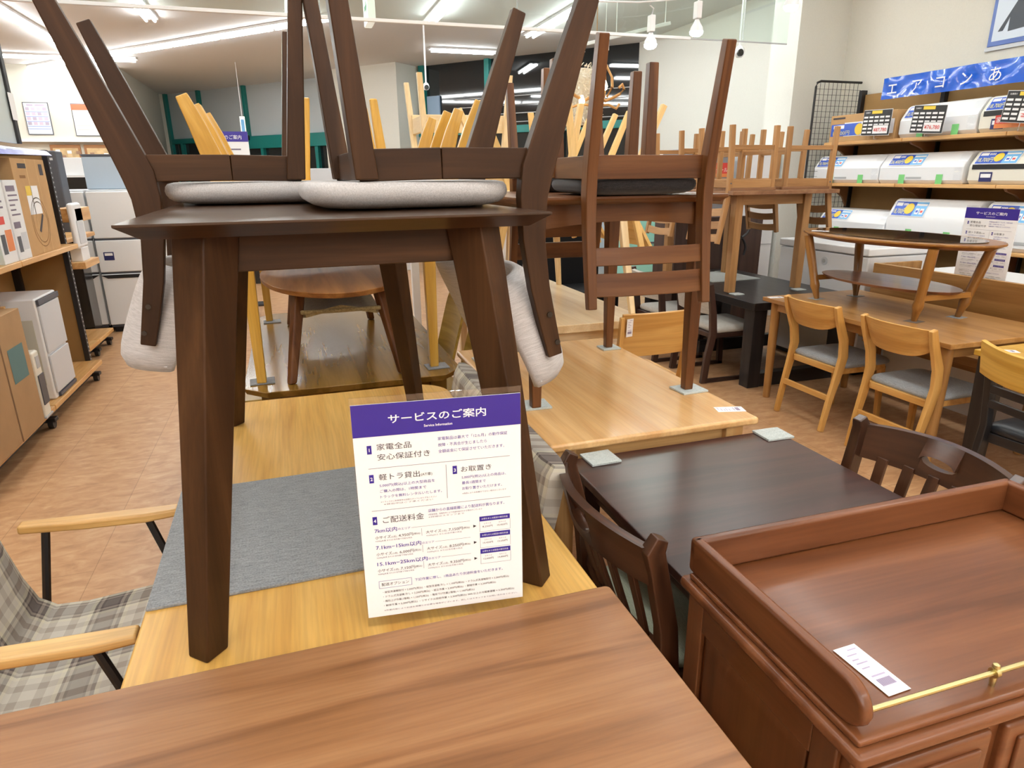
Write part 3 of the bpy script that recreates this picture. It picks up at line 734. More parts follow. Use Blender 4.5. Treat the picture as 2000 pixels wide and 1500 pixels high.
def ac_unit(label, y1, z, L=.80, H=.25, D=.22, m=white, style=0, price='18,700', xf=5.03):
    # y1 = far end; the unit runs towards the camera; origin at its far front bottom corner
    t = T('air_conditioner', label, 'air conditioner', (xf, y1, z), 0, 'air conditioners on the wall shelf')
    prof = [(.025, 0), (.0, .03), (.0, H*.52), (.012, H*.62), (.07, H*.93), (.085, H*.97), (.11, H), (D, H), (D, 0)]
    rings = [[(x, -yy, zz) for x, zz in prof] for yy in (0, .012, L-.012, L)]
    for r in (0, 3): rings[r] = [(D/2+(x-D/2)*.95, y, H/2+(zz-H/2)*.95) for x, y, zz in rings[r]]
    MB().loft(rings).build('casing', m, t, .003, smooth=22)
    # sloping front upper face: helper axes
    p0, p1 = V((.012, 0, H*.62)), V((.07, 0, H*.93)); up = (p1-p0).normalized(); nn = V((-up.z, 0, up.x)); SL = (p1-p0).length
    s = MB(); a0, a1 = (.035, L*.44) if style != 2 else (.085, L*.52); n = nn*.004
    hh = SL*1.0; xm = a0+(a1-a0)*.64
    quad(s, a0-.006, a1+.006, -.012, hh+.006, p0, AX, up, n*.7, 3)
    quad(s, a0, xm, -.006, hh, p0, AX, up, n, 0); quad(s, xm, a1, -.006, hh, p0, AX, up, n, 1)
    quad(s, a0+.008, a0+.07, hh*.66, hh*.92, p0, AX, up, n*1.3, 3)
    for q_ in range(4): quad(s, a0+.078+.012*q_, a0+.086+.012*q_, hh*.70, hh*.88, p0, AX, up, n*1.3, 3)
    for k_, mm in ((.70, 3), (.84, 4)): quad(s, a0+(a1-a0)*k_, a0+(a1-a0)*(k_+.11), hh*.1, hh*.52, p0, AX, up, n*1.3, 3); quad(s, a0+(a1-a0)*(k_+.02), a0+(a1-a0)*(k_+.09), hh*.22, hh*.38, p0, AX, up, n*1.6, mm if mm == 4 else 0)
    quad(s, xm+.006, a1-.006, hh*.72, hh*.86, p0, AX, up, n*1.3, 3)
    write(s, price+'円', a0+.008, hh*.10, hh*.50, p0, AX, up, n*1.4, mi=5, width=(xm-a0)*.60, bold=.01)
    c0 = xm-hh*.40; vs = [p0+AX*(c0+hh*.36*math.cos(q*PI/10))+up*(hh*.48+hh*.40*math.sin(q*PI/10))+n*1.5 for q in range(20)]
    s.addraw(vs, [tuple(range(20))], [(0, 0, 0)]*20, 2)
    s.build('price_sticker', [blue, sky, yel, paper, red, plain('sticker_lettering', rgb(226, 220, 150), .4)], t, smooth=0)
    d = MB(); O = V((-.001, 0, 0)); nx = V((-.002, 0, 0))
    quad(d, .05, L-.07, H*.50, H*.515, O+V((.004, 0, 0)), AX, AY, nx, 0)
    if style == 1: quad(d, .03, L-.12, H*.44, H*.58, O, AX, AY, nx, 1)
    d.build('louvre_line', [greyp, black], t, smooth=0)
    e = MB()
    if style in (0, 2):
        for q in (.27, .72):
            e = MB(); quad(e, L*q, L*q+.06, .0, H*.30, O, AX, AY, nx, 0); e.build('green_tape', green, t, smooth=0)
        e = MB(); quad(e, L*.36, L*.55, H*.16, H*.22, O, AX, AY, nx, 0); e.build('name_print', greyp, t, smooth=0)
    else:
        quad(e, .10, .20, .02, H*.36, O, AX, AY, nx, 0); quad(e, .11, .19, H*.2, H*.31, O, AX, AY, nx*1.5, 1); e.build('guarantee_sticker', [navy, paper], t, smooth=0)
    f = MB(); rr = [[(x-.004, -yy, zz+.004) for x, zz in [(.0, H*.1), (.0, H*.45), (.05, H*.86), (.12, H+.004), (.2, H+.006)]] for yy in (L-.07, L-.03, L+.004)]
    f.loft(rr, closed=False, caps=False); f.build('plastic_wrap', film, t)
    return t
t = carton(5.02, 5.30, 4.735, 5.49, 1.765, 2.0, kraft, 'brown cardboard box with a blue label at the far end of the top wall shelf')
m = MB(); O = V((-.14, 0, 0)); n_ = V((-.002, 0, 0))
quad(m, -.20, .36, .045, .165, O, AX, AY, n_, 1); quad(m, -.36, .0, .05, .155, O, AX, AY, n_*1.3, 0); quad(m, -.33, -.2, .115, .145, O, AX, AY, n_*1.6, 1); write(m, '18,700円', -.33, .06, .045, O, AX, AY, n_*1.8, mi=4, width=.2)
vs = [O+AX*(-.02+.05*math.cos(q*PI/10))+AY*(.1+.05*math.sin(q*PI/10))+n_*2 for q in range(20)]; m.addraw(vs, [tuple(range(20))], [(0, 0, 0)]*20, 2)
quad(m, -.35, -.2, .2, .215, O, AX, AY, n_, 3); m.build('label_sheet', [blue, paper, yel, ink, plain('label_lettering', rgb(214, 206, 120), .4)], t, smooth=0)
ac_unit('white wrapped air conditioner on the top wall shelf behind the 76,780 yen card', 4.71, 1.765, H=.26, L=.70)
ac_unit('air conditioner with a black slot on the top wall shelf beside the picture edge', 3.99, 1.765, H=.26, style=1, m=whitec)
ac_unit('white air conditioner at the far end of the middle wall shelf', 5.655, 1.392, style=0)
ac_unit('white air conditioner with the 26,400 yen sticker on the middle wall shelf', 4.845, 1.392, style=2, price='26,400')
ac_unit('cream air conditioner with a black band on the middle wall shelf', 4.0, 1.392, style=1, m=whitec)
ac_unit('white air conditioner at the far end of the lower wall shelf, behind the pine table', 5.50, .915, style=0, H=.24)
ac_unit('tall wrapped air conditioner on the lower wall shelf behind the oval table', 4.69, .915, H=.35, style=0)
ac_unit('wrapped air conditioner on the lower wall shelf behind the white service notice', 3.83, .915, H=.35, style=0)
ac_unit('white air conditioner on the lowest wall shelf beside the service notice', 4.6, .45, style=2)
ac_unit('white air conditioner on the lowest wall shelf at the right picture edge', 3.7, .45, style=1)
t = T('guarantee_plate', 'red plate of large white letters on the air conditioner at the top right', 'plate', (5.025, 3.86, 1.79))
MB().box(0, .004, -.26, 0, 0, .09).build('plate', red, t, smooth=0); m = MB(); quad(m, 0, .26, 0, .03, V((0, 0, 0)), AX, AY, V((-.001, 0, 0)), 0); write(m, '家電1年保証', .01, .04, .045, V((0, 0, 0)), AX, AY, V((-.001, 0, 0)), mi=1, width=.24); m.build('lettering', [orange, paper], t, smooth=0)
def price_card(label, y, z, price, tilt):
    t = T('price_card', label, 'price card', (4.96, y, z)); t.rotation_euler = (math.radians(tilt), 0, 0)
    MB().box(-.003, 0, -.30, 0, 0, .205).build('card', black, t, .003)
    m = MB(); O = V((-.003, 0, 0)); n = V((-.002, 0, 0)); X = AX; Y = AY
    quad(m, -.004, .304, -.004, .209, O+V((.0035, 0, 0)), X, Y, V((0, 0, 0)), 1)
    quad(m, .09, .20, .175, .20, O, X, Y, n, 0); write(m, '在庫限り', .02, .18, .014, O, X, Y, n, mi=1)
    for r in range(5):
        for c in range(5):
            if r > 2 and c > 1: continue
            quad(m, .01+c*.058, .055+c*.058, .14-r*.031, .155-r*.031, O, X, Y, n, 1)
    quad(m, .125, .285, .012, .082, O, X, Y, n, 1); write(m, price, .135, .03, .04, O, X, Y, n*2, mi=2, width=.14, bold=.01)
    m.build('print', [yel, paper, red], t, smooth=0)
    MB().tube([(-.002, -.15, 0), (-.002, -.15, -(z-1.77)+.004), (.05, -.15, -(z-1.77)+.004)], .003, 6).build('card_foot', chrome, t)
price_card('black and white price card reading 87,780 yen on the top wall shelf', 5.04, 1.805, '¥87,780', 2)
price_card('slanting price card reading 76,780 yen on the top wall shelf', 4.53, 1.80, '¥76,780', 4)
price_card('price card cut by the right picture edge on the top wall shelf', 3.77, 1.83, '¥', 6)
# banner
t = T('banner', 'shiny blue banner with white characters above the air conditioners', 'banner', (5.10, 5.01, 2.10))
bm_ = MB(); bm_.sheet(60, 6, lambda u, v: (.007*math.sin(u*31)*math.sin(v*5+u*9)-.004*math.cos(u*73+v*4), -2.3*u, .172*v), .002); bm_.build('banner_sheet', plain('blue_banner', rgb(40, 98, 206), .12, coat=.6), t, smooth=60)
m = MB()
for ch, yc in (('エ', .121), ('ア', .366), ('コ', .582), ('ン', .809), ('あ', 1.04)):
    m = MB(); write(m, ch, yc, .035, .115, V((-.02, 0, 0)), AX, AY, V((0, 0, 0)), align='C', bold=.006); m.build('character', paper, t, smooth=0)
for yy in (-.25, -1.2): MB().box(.012, .30, yy-.01, yy+.01, .05, .07).build('bracket', black, t, .002)
# wire mesh side panel
t = T('wire_panel', 'black wire mesh panel closing the far end of the wall shelf', 'mesh panel', (4.89, 5.60, 0))
MB().tube([(0, 0, .02), (0, 0, 2.27), (.012, 0, 2.305), (.05, 0, 2.32), (.54, 0, 2.32)], .011, 8).build('rim', black, t)
m = MB()
for k in range(1, 11): m.box(.05*k-.0015, .05*k+.0015, -.0015, .0015, .05, 2.32)
for k in range(1, 46): m.box(0, .54, -.0015, .0015, .05*k, .05*k+.003)
m.build('wire_mesh', black, t, smooth=0)
# jacket poster
t = T('poster', 'poster with a dark jacket hung high on the right wall', 'poster', (5.44, 4.36, 2.43))
MB().box(-.012, 0, -1.0, 0, 0, .9).build('poster_frame', plain('blue_edge', rgb(84, 108, 176), .35), t, .003)
m = MB(); O = V((-.012, 0, 0)); n = V((-.001, 0, 0)); quad(m, .03, .97, .035, .87, O, AX, AY, n, 0); quad(m, .10, .7, .33, .385, O, AX, AY, n*2, 1)
J = [(.07, .10), (.11, .10), (.15, .19), (.15, .09), (.29, .10), (.30, .20), (.34, .17), (.345, .24), (.30, .30), (.25, .315), (.19, .30)]
m.addraw([O+AX*a+AY*b+n*2 for a, b in J], [tuple(range(len(J)))], [(0, 0, 0)]*len(J), 2)
J = [(.34, .12), (.40, .10), (.44, .12), (.42, .2), (.36, .17)]; m.addraw([O+AX*a+AY*b+n*3 for a, b in J], [tuple(range(len(J)))], [(0, 0, 0)]*len(J), 3)
write(m, '季節物引取', .13, .34, .04, O, AX, AY, n*3, mi=0, width=.4)
m.build('print', [plain('pale_blue_paper', rgb(214, 224, 238), .3), plain('plum_heading', rgb(96, 76, 96), .5), plain('jacket_print', rgb(62, 66, 76), .5), plain('plum_scarf', rgb(150, 110, 140), .5)], t, smooth=0)
MB().box(-.006, .0, -1.02, .02, -.03, .0).build('sleeve_hem', lgrey, t, smooth=0)

# ------------------------------------------------------------------ hanging things
def spot(label, x, y, z):
    t = T('spotlight', label, 'spotlight', (x, y, z))
    MB().lathe([(0, -.045), (.03, -.042), (.048, -.028), (.052, -.01)], n=20).build('bulb', bulbm, t)
    MB().lathe([(.053, -.010), (.046, .02), (.024, .055), (.016, .075), (.0, .076)], n=20).build('reflector', white, t)
    MB().box(-.022, .022, -.03, .03, .08, .20).build('holder', white, t, .006)
    MB().tube([(0, 0, .2), (.02, .01, .25), (-.02, .0, .27), (0, 0, .33)], .006, 6).build('cable', white, t)
    MB().tube([(0, 0, .33), (0, 0, CEIL-z)], .006, 6).build('drop_rod', white, t)
spot('bright white spotlight hanging in front of the dark shop window', 2.90, 5.25, 2.50)
spot('white spotlight on a holder hanging before the white right wall', 3.16, 5.0, 2.56)
spot('white spotlight cut by the top edge of the picture near the column', 3.62, 4.5, 2.66)
t = T('lighting_track', 'thin white lighting track running diagonally under the ceiling', 'lighting track', (2.6, 6.4, 2.62))
MB().beam((0, 0, 0), (1.0, -.25, .23), .03, .03).build('track', white, t, .004)
for q in (0.1, .5, .95): MB().tube([(q, -.25*q, .23*q), (q, -.25*q, CEIL-2.62)], .004, 6).build('drop_wire', white, t)
t = T('power_cable', 'slack white cable strung below the ceiling', 'cable', (1.0, 5.2, 2.78))
MB().tube([(.1+.33*k, .0, .16-.33*math.sin(PI*k/8)*.55) for k in range(9)], .006, 6).build('cable', white, t)
for q in (.1, 2.74): MB().tube([(q, 0, .16), (q, 0, CEIL-2.78)], .004, 6).build('drop_wire', white, t)
def cctv(label, x, y, z, side):
    t = T('security_camera', label, 'security camera', (x, y, z))
    MB().tube([(0, 0, .06), (0, 0, CEIL-z)], .013, 8).build('drop_pole', white, t)
    MB().lathe([(0, -.05), (.03, -.045), (.05, -.02), (.052, .01), (.04, .04), (.02, .06), (0, .062)], n=18).build('housing', white, t)
    MB().disc((side*.02, -.042, -.01), .034, 'y', .02, 16).build('lens_dome', blackp, t)
cctv('white security camera on a pole before the teal framed window', 2.18, 10.9, 2.80, 0)
cctv('security camera with a black dome near the white right wall', 4.5, 6.30, 2.66, -1)
t = T('exit_sign', 'small hanging exit sign with a green mark between the chair legs', 'exit sign', (.88, 6.9, 2.84))
MB().box(-.035, .035, -.16, .16, 0, .26).build('sign_box', exitm, t, .006)
m = MB(); O = V((-.036, .0, .13)); quad(m, -.05, .05, -.02, .02, O, AX, AY, V((-.001, 0, 0)), 0); m.addraw([O+AX*a+AY*b+V((-.001, 0, 0)) for a, b in ((.05, -.06), (.11, 0), (.05, .06))], [(0, 1, 2)], [(0, 0, 0)]*3, 0); m.build('green_mark', [exitg], t, smooth=0)
MB().tube([(0, 0, .26), (0, 0, CEIL-2.84)], .008, 6).build('drop_rod', white, t)
t = T('exit_sign', 'far small lit exit sign seen in front of the frosted window', 'exit sign', (-.75, 15.5, 2.35)); MB().box(-.05, .05, -.03, .03, 0, .34).build('sign_box', exitm, t, .006); MB().box(-.03, .03, -.035, -.03, .05, .28).build('mark', sky, t); MB().tube([(0, 0, .34), (0, 0, CEIL-2.35)], .006, 6).build('drop_wire', white, t)
# pendant lamps
t = T('pendant_lamp', 'drum pendant lamp of white paper petals hanging behind the chair legs', 'pendant lamp', (2.73, 6.3, 1.93))
m = MB(); rnd = random.Random(4)
for k in range(1500):
    a = rnd.uniform(0, 2*PI); z = rnd.uniform(.0, .52); R_ = .165+.02*math.sin(z*6)+rnd.uniform(-.015, .01)
    c = V((R_*math.cos(a), R_*math.sin(a), z)); rad = V((math.cos(a), math.sin(a), rnd.uniform(-.5, .5))).normalized(); d = V((rnd.uniform(-1, 1), rnd.uniform(-1, 1), rnd.uniform(-1, 1))).normalized(); sd = rad.cross(d).normalized()*.008
    tip = c+rad*.04+d*.035; m.addraw([c-sd, c+sd, tip+sd*.3, tip-sd*.3], [(0, 1, 2, 3)], [(0, 0, 0)]*4)
m.build('petals', rattan, t, smooth=0); t.children[-1]['kind'] = 'stuff'
MB().lathe([(.125, .01), (.13, .26), (.125, .51), (.122, .51), (.127, .26), (.122, .01)], n=24).build('drum', rattan, t)
MB().tube([(0, 0, .5), (0, 0, CEIL-1.93)], .004, 6).build('cord', white, t); MB().lathe([(.0, .66), (.06, .66), (.05, .73), (0, .74)], n=16).build('canopy_cup', white, t)
t = T('pendant_lamp', 'small open pendant lamp with a bare warm bulb inside a carved frame', 'pendant lamp', (2.86, 6.0, 2.225))
MB().lathe([(0, 0), (.025, .012), (.032, .04), (.022, .07), (.013, .09)], n=16).build('bulb', warmm, t)
m = MB()
for k in range(6):
    a = k*PI/3; m.tube([(.03*math.cos(a), .03*math.sin(a), -.05), (.085*math.cos(a), .085*math.sin(a), .03), (.08*math.cos(a), .08*math.sin(a), .11), (.03*math.cos(a), .03*math.sin(a), .19), (0.004, 0, .24)], .010, 6)
m.build('carved_frame', gold, t); MB().tube([(0, 0, .08), (0, 0, .42)], .004, 6).build('cord', gold, t)
MB().box(-.035, .035, -.003, .003, .34, .43).build('price_tag', paper, t); MB().tube([(0, 0, .42), (0, 0, CEIL-2.225)], .003, 6).build('drop_wire', white, t)
t = T('pendant_lamp', 'small warm bulb lamp with carved wooden scrolls beside the petal lamp', 'pendant lamp', (2.68, 5.8, 2.06))
MB().lathe([(0, 0), (.022, .01), (.028, .035), (.018, .06), (.01, .08)], (-.13, 0, .02), n=16).build('bulb', warmm, t)
m = MB()
for sg in (-1, 1):
    m.tube([(sg*.02, 0, .1), (sg*.1, 0, .06), (sg*.18, 0, .09), (sg*.24, 0, .12), (sg*.28, 0, .16), (sg*.26, 0, .2), (sg*.23, 0, .17)], .014, 6)
    m.tube([(sg*.02, .02, .02), (sg*.14, .02, .03), (sg*.22, .02, .0), (sg*.25, .02, .04)], .012, 6)
m.build('scrolls', gold, t); MB().tube([(0, 0, .06), (0, 0, CEIL-2.06)], .004, 6).build('cord', gold, t)

# ------------------------------------------------------------------ foreground table, cabinet
t = T('wooden_table', 'brown grained wooden table top in the near foreground', 'table', (-.2, .5, 0))
MB().slab(rrect(-.78, .71, -.43, .485, .012), .712, .742).build('tabletop', teakbrown, t, .003, smooth=50)
MB().box(-.7, .64, -.36, .40, .64, .712).build('apron', teakbrown, t, .003)
for sx, sy in ((-.71, -.38), (.64, -.38), (.64, .42), (-.71, .42)): MB().post((sx, sy, .712), (sx, sy, 0), .06, w1=.045).build('leg', teakbrown, t, .003)

cb = T('cabinet', 'reddish brown cabinet with a raised tray rim and brass rod in the right foreground', 'cabinet', (.700, .976, 0))
cb.rotation_euler = (0, 0, math.radians(-.6))
CW, CD = .85, .40      # inside the rim
MB().slab(rrect(-.020, CW+.020, -CD-.045, .03, .012), .690, .715).build('board', mahog, cb, .010, smooth=50)
MB().box(-.008, CW+.008, -CD-.030, .012, .715, .728).build('top_panel', mahog, cb, .005)
def gallery_side(x0, name):
    n = 10; P = [(0.02, .728), (0.02, .803)]
    for k in range(n+1):
        a = PI/2*k/n; P.append((-CD+.02-.045*math.sin(a), .758+.045*math.cos(a)))
    for k in range(1, 5):
        a = PI/2*k/4; P.append((-CD+.02-.045*math.cos(a)+.0, .758-.03*math.sin(a)))
    m = MB(); N_ = len(P); vs = [(x0, y, z) for y, z in P]+[(x0+.024, y, z) for y, z in P]
    m.add(vs, [tuple(range(N_)), tuple(range(2*N_-1, N_-1, -1))]+[(i, (i+1) % N_, N_+(i+1) % N_, N_+i) for i in range(N_)], [(y, x, z) for x, y, z in vs])
    return m.build(name, mahog, cb, .008, smooth=40)
gallery_side(-.004, 'side_rail'); gallery_side(CW-.020, 'side_rail')
MB().box(-.004, CW+.004, 0.0, .024, .728, .803).build('rear_rail', mahog, cb, .008)
MB().tube([(.018, -CD-.005, .752), (CW-.018, -CD-.005, .752)], .0042, 10).build('brass_rod', brass, cb)
for xx in (.275, .62):
    b = MB(); b.lathe([(.004, 0), (.005, .012), (.0035, .02), (.006, .024)], (xx, -CD-.005, .728), 12); b.tube([(xx-.004, -CD-.005, .752), (xx+.004, -CD-.005, .752)], .0085, 12); b.lathe([(0, .012), (.005, .009), (.006, .004), (.0, .0)], (xx, -CD-.005, .758), 12)
    b.build('rod_holder', brass, cb)
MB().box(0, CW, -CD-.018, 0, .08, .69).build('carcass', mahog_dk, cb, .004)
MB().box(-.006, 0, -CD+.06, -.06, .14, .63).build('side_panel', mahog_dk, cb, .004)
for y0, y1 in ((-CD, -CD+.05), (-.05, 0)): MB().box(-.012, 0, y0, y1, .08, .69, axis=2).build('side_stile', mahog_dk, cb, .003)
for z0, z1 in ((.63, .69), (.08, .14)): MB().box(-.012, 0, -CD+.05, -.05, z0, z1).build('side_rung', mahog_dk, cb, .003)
for k in range(3):
    x0 = .032+.262*k
    MB().box(x0, x0+.235, -CD-.032, -CD-.01, .50, .665).build('drawer', mahog, cb, .008)
    MB().box(x0+.025, x0+.21, -CD-.038, -CD-.03, .525, .64).build('drawer_panel', mahog, cb, .008)
    h = MB().lathe([(.004, 0), (.006, .01), (.012, .018), (.008, .026), (0, .028)], n=14); h.xform(Matrix.Translation((x0+.117, -CD-.037, .58)) @ Matrix.Rotation(PI/2, 4, 'X')); h.build('knob', brass, cb)
    MB().box(x0, x0+.235, -CD-.032, -CD-.01, .12, .48).build('door', mahog, cb, .008)
def paper_tag(label, loc, rz, w=.045, l=.105, rot=None, slip=True):
    t = T('price_tag', label, 'price tag', loc, rz)
    if rot: t.rotation_euler = rot
    MB().box(-w/2, w/2, -l/2, l/2, 0, .0008).build('slip', paper, t, smooth=0)
    m = MB(); O = V((0, 0, .0009)); X, Y, n = V((1, 0, 0)), V((0, 1, 0)), V((0, 0, .0003))
    quad(m, -w*.30, w*.32, -l*.34, -l*.2, O, X, Y, n, 0)
    for k in range(9): quad(m, -w*.28+w*.065*k, -w*.26+w*.065*k, -l*.33, -l*.21, O, X, Y, n*2, 1)
    for k, (a, b) in enumerate(((.30, .05), (.2, -.1), (.12, .1), (.02, -.05))): quad(m, -w*.3, w*(.1+b), l*a, l*(a+.025), O, X, Y, n, 0)
    quad(m, -w*.3, w*.3, -l*.15, -l*.12, O, X, Y, n, 0); quad(m, -w*.05, w*.35, l*.40, l*.425, O, X, Y, n, 0)
    m.build('print', [plain('faint_print', rgb(176, 164, 190), .6), greyink], t, smooth=0)
    return t
paper_tag('white price tag with a barcode lying on the reddish brown cabinet', (.818, .655, .7295), 2, .046, .11)

# ------------------------------------------------------------------ oak table with the felt mat
ok = T('dining_table', 'large golden oak table with rounded far corners carrying the walnut table', 'table', (.08, 1.73, 0))
OX0, OX1, OY0, OY1 = -.43, .435, -.735, .79
def oak_outline(): return [(OX1, OY0), (OX1, OY1-.13)]+[(OX1-.13+.13*math.cos(a), OY1-.13+.13*math.sin(a)) for a in [PI/2*k/8 for k in range(1, 9)]]+[(OX0+.13-.13*math.sin(a), OY1-.13+.13*math.cos(a)) for a in [PI/2*k/8 for k in range(0, 9)]]+[(OX0, OY0)]
MB().slab(oak_outline(), .672, .70, .0, 'y').build('tabletop', oak, ok, .006, smooth=50)
MB().box(OX0+.09, OX1-.09, OY0+.1, OY1-.1, .615, .672).build('apron', oak, ok, .003)
for sx in (OX0+.1, OX1-.1):
    for sy in (OY0+.1, OY1-.12 if sx < 0 else .215):
        px = sx if sx < 0 or sy < 0 else -.03
        MB().post((px, sy, .672), (px, sy, 0), .07, w1=.05).build('leg', oak, ok, .004)
t = T('felt_mat', 'grey felt mat lying on the oak table under the walnut table', 'mat', (-.115, 1.515, .70), .8)
MB().box(-.235, .235, -.265, .265, 0, .007, axis=0).build('felt_sheet', felt, t, .002)

# ------------------------------------------------------------------ walnut table standing on the oak table
wt = T('dining_table', 'dark walnut table standing on the oak table with two upturned chairs on it', 'table', (.075, 1.68, .70), 1.8)
WH = .738
MB().slab([(-.335, -.60), (.335, -.60), (.335, .62), (-.335, .62)], WH-.024, WH, .030, 'x', mid=WH-.004).build('tabletop', walnut_top, wt, .0008, smooth=10)
ax, ay0, ay1 = .205, -.47, .50
for sx, yy, dy in ((-1, ay0, -1), (1, ay0, -1), (1, ay1, 1), (-1, ay1, 1)):
    MB().post((sx*(ax+.02), yy+dy*.015, WH-.024), (sx*.312, yy+dy*.115, 0), .074, w1=.047, rot=PI/4).build('leg', walnut, wt, .004)
for yy in (ay0, ay1): MB().box(-ax, ax, yy-.012, yy+.012, WH-.089, WH-.024).build('apron', walnut, wt, .002)
for sx in (-1, 1): MB().box(sx*(ax+.02)-.012, sx*(ax+.02)+.012, ay0+.02, ay1-.02, WH-.089, WH-.024).build('apron', walnut, wt, .002)
ZW = .70+WH

# ------------------------------------------------------------------ chairs. Each is built upright, front to +y, feet at z=0
def put(c, x, y, z, back, inv, seat_top=0):
    # back = compass angle (deg, from +x) that the chair back looks to; inv = upside down, resting on its seat
    c.location = (x, y, z+(seat_top if inv else 0))
    c.rotation_euler = (PI if inv else 0, 0, math.radians(back-90 if inv else back+90))
    return c
def set_of(proto, seat_top, items, group=None):
    out = []
    for i, (x, y, z, back, inv, label) in enumerate(items):
        c = proto if i == 0 else dup(proto, label)
        c['label'] = label
        if group: c['group'] = group
        put(c, x, y, z, back, inv, seat_top); out.append(c)
    return out

def walnut_chair():
    c = T('dining_chair', '', 'chair')
    ST = .44
    MB().pad(-.225, .225, -.175, .225, .388, ST, r=.16, n=18, taper=.04).build('seat_cushion', grayfab, c, smooth=60)
    for sx in (-1, 1):
        # rear leg and back post in one sweep
        P = [(sx*.215, -.335, 0), (sx*.213, -.285, .14), (sx*.212, -.235, .29), (sx*.212, -.208, .37), (sx*.212, -.200, .42), (sx*.212, -.200, .50), (sx*.215, -.213, .60), (sx*.217, -.236, .70), (sx*.218, -.247, .745)]
        MB().rail(P, [.026, .028, .03, .031, .031, .03, .029, .028, .027], [.034, .046, .06, .066, .058, .048, .042, .036, .032]).build('rear_post', walnut, c, .003, smooth=40)
        MB().post((sx*.185, .118, .385), (sx*.205, .155, 0), .055, .042, .034, .03).build('front_leg', walnut, c, .003)
        # side rail in two mitred halves
        MB().beam((sx*.190, .13, .360), (sx*.207, -.02, .357), .020, .056).build('side_rail', walnut, c, .002)
        MB().beam((sx*.207, -.02, .357), (sx*.207, -.20, .357), .020, .056).build('side_rail', walnut, c, .002)
        for zz in (.655, .715): MB().disc((sx*.2325, -.232-(zz-.655)*.3, zz), .006, 'x', .003, 10).build('screw_cap', blackp, c)
    MB().box(-.19, .19, .108, .128, .332, .386).build('front_rail', walnut, c, .002); MB().box(-.2, .2, -.215, -.195, .332, .386).build('back_rail', walnut, c, .002)
    def fn(u, v):
        a = 2*u-1
        return (.232*a*(1-.07*abs(2*v-1)**4), -.215+.095*a*a-.105*(v-.15)-.03*(1-a*a), .590+.225*v+.03*(1-a*a)*(v-.5))
    def th(u, v):
        a, b = abs(2*u-1), abs(2*v-1); return .012+.050*((1-a**8)*(1-b**4))**.5
    bk = MB().sheet(18, 12, fn, th).build('back_cushion', grayfab, c, smooth=70)
    m = MB(); m.tube([V(fn(u, 0.06))+V((0, -.012, 0)) for u in [k/18 for k in range(19)]], .003, 6); m.tube([V(fn(u, .94))+V((0, -.012, 0)) for u in [k/18 for k in range(19)]], .003, 6)
    for u in (.02, .98): m.tube([V(fn(u, v))+V((0, -.012, 0)) for v in [.06+.88*k/8 for k in range(9)]], .003, 6)
    pp = m.build('piping', grayfab, bk)
    return c
wc = walnut_chair()
set_of(wc, .44, [(.248, 1.475, ZW, 2, True, 'upturned walnut chair with light grey cushion, the nearer one, its back hanging right'),
                 (-.105, 1.895, ZW, 182, True, 'upturned walnut chair with light grey cushion, the farther one, its back hanging left')], 'walnut chairs upturned on the walnut table')

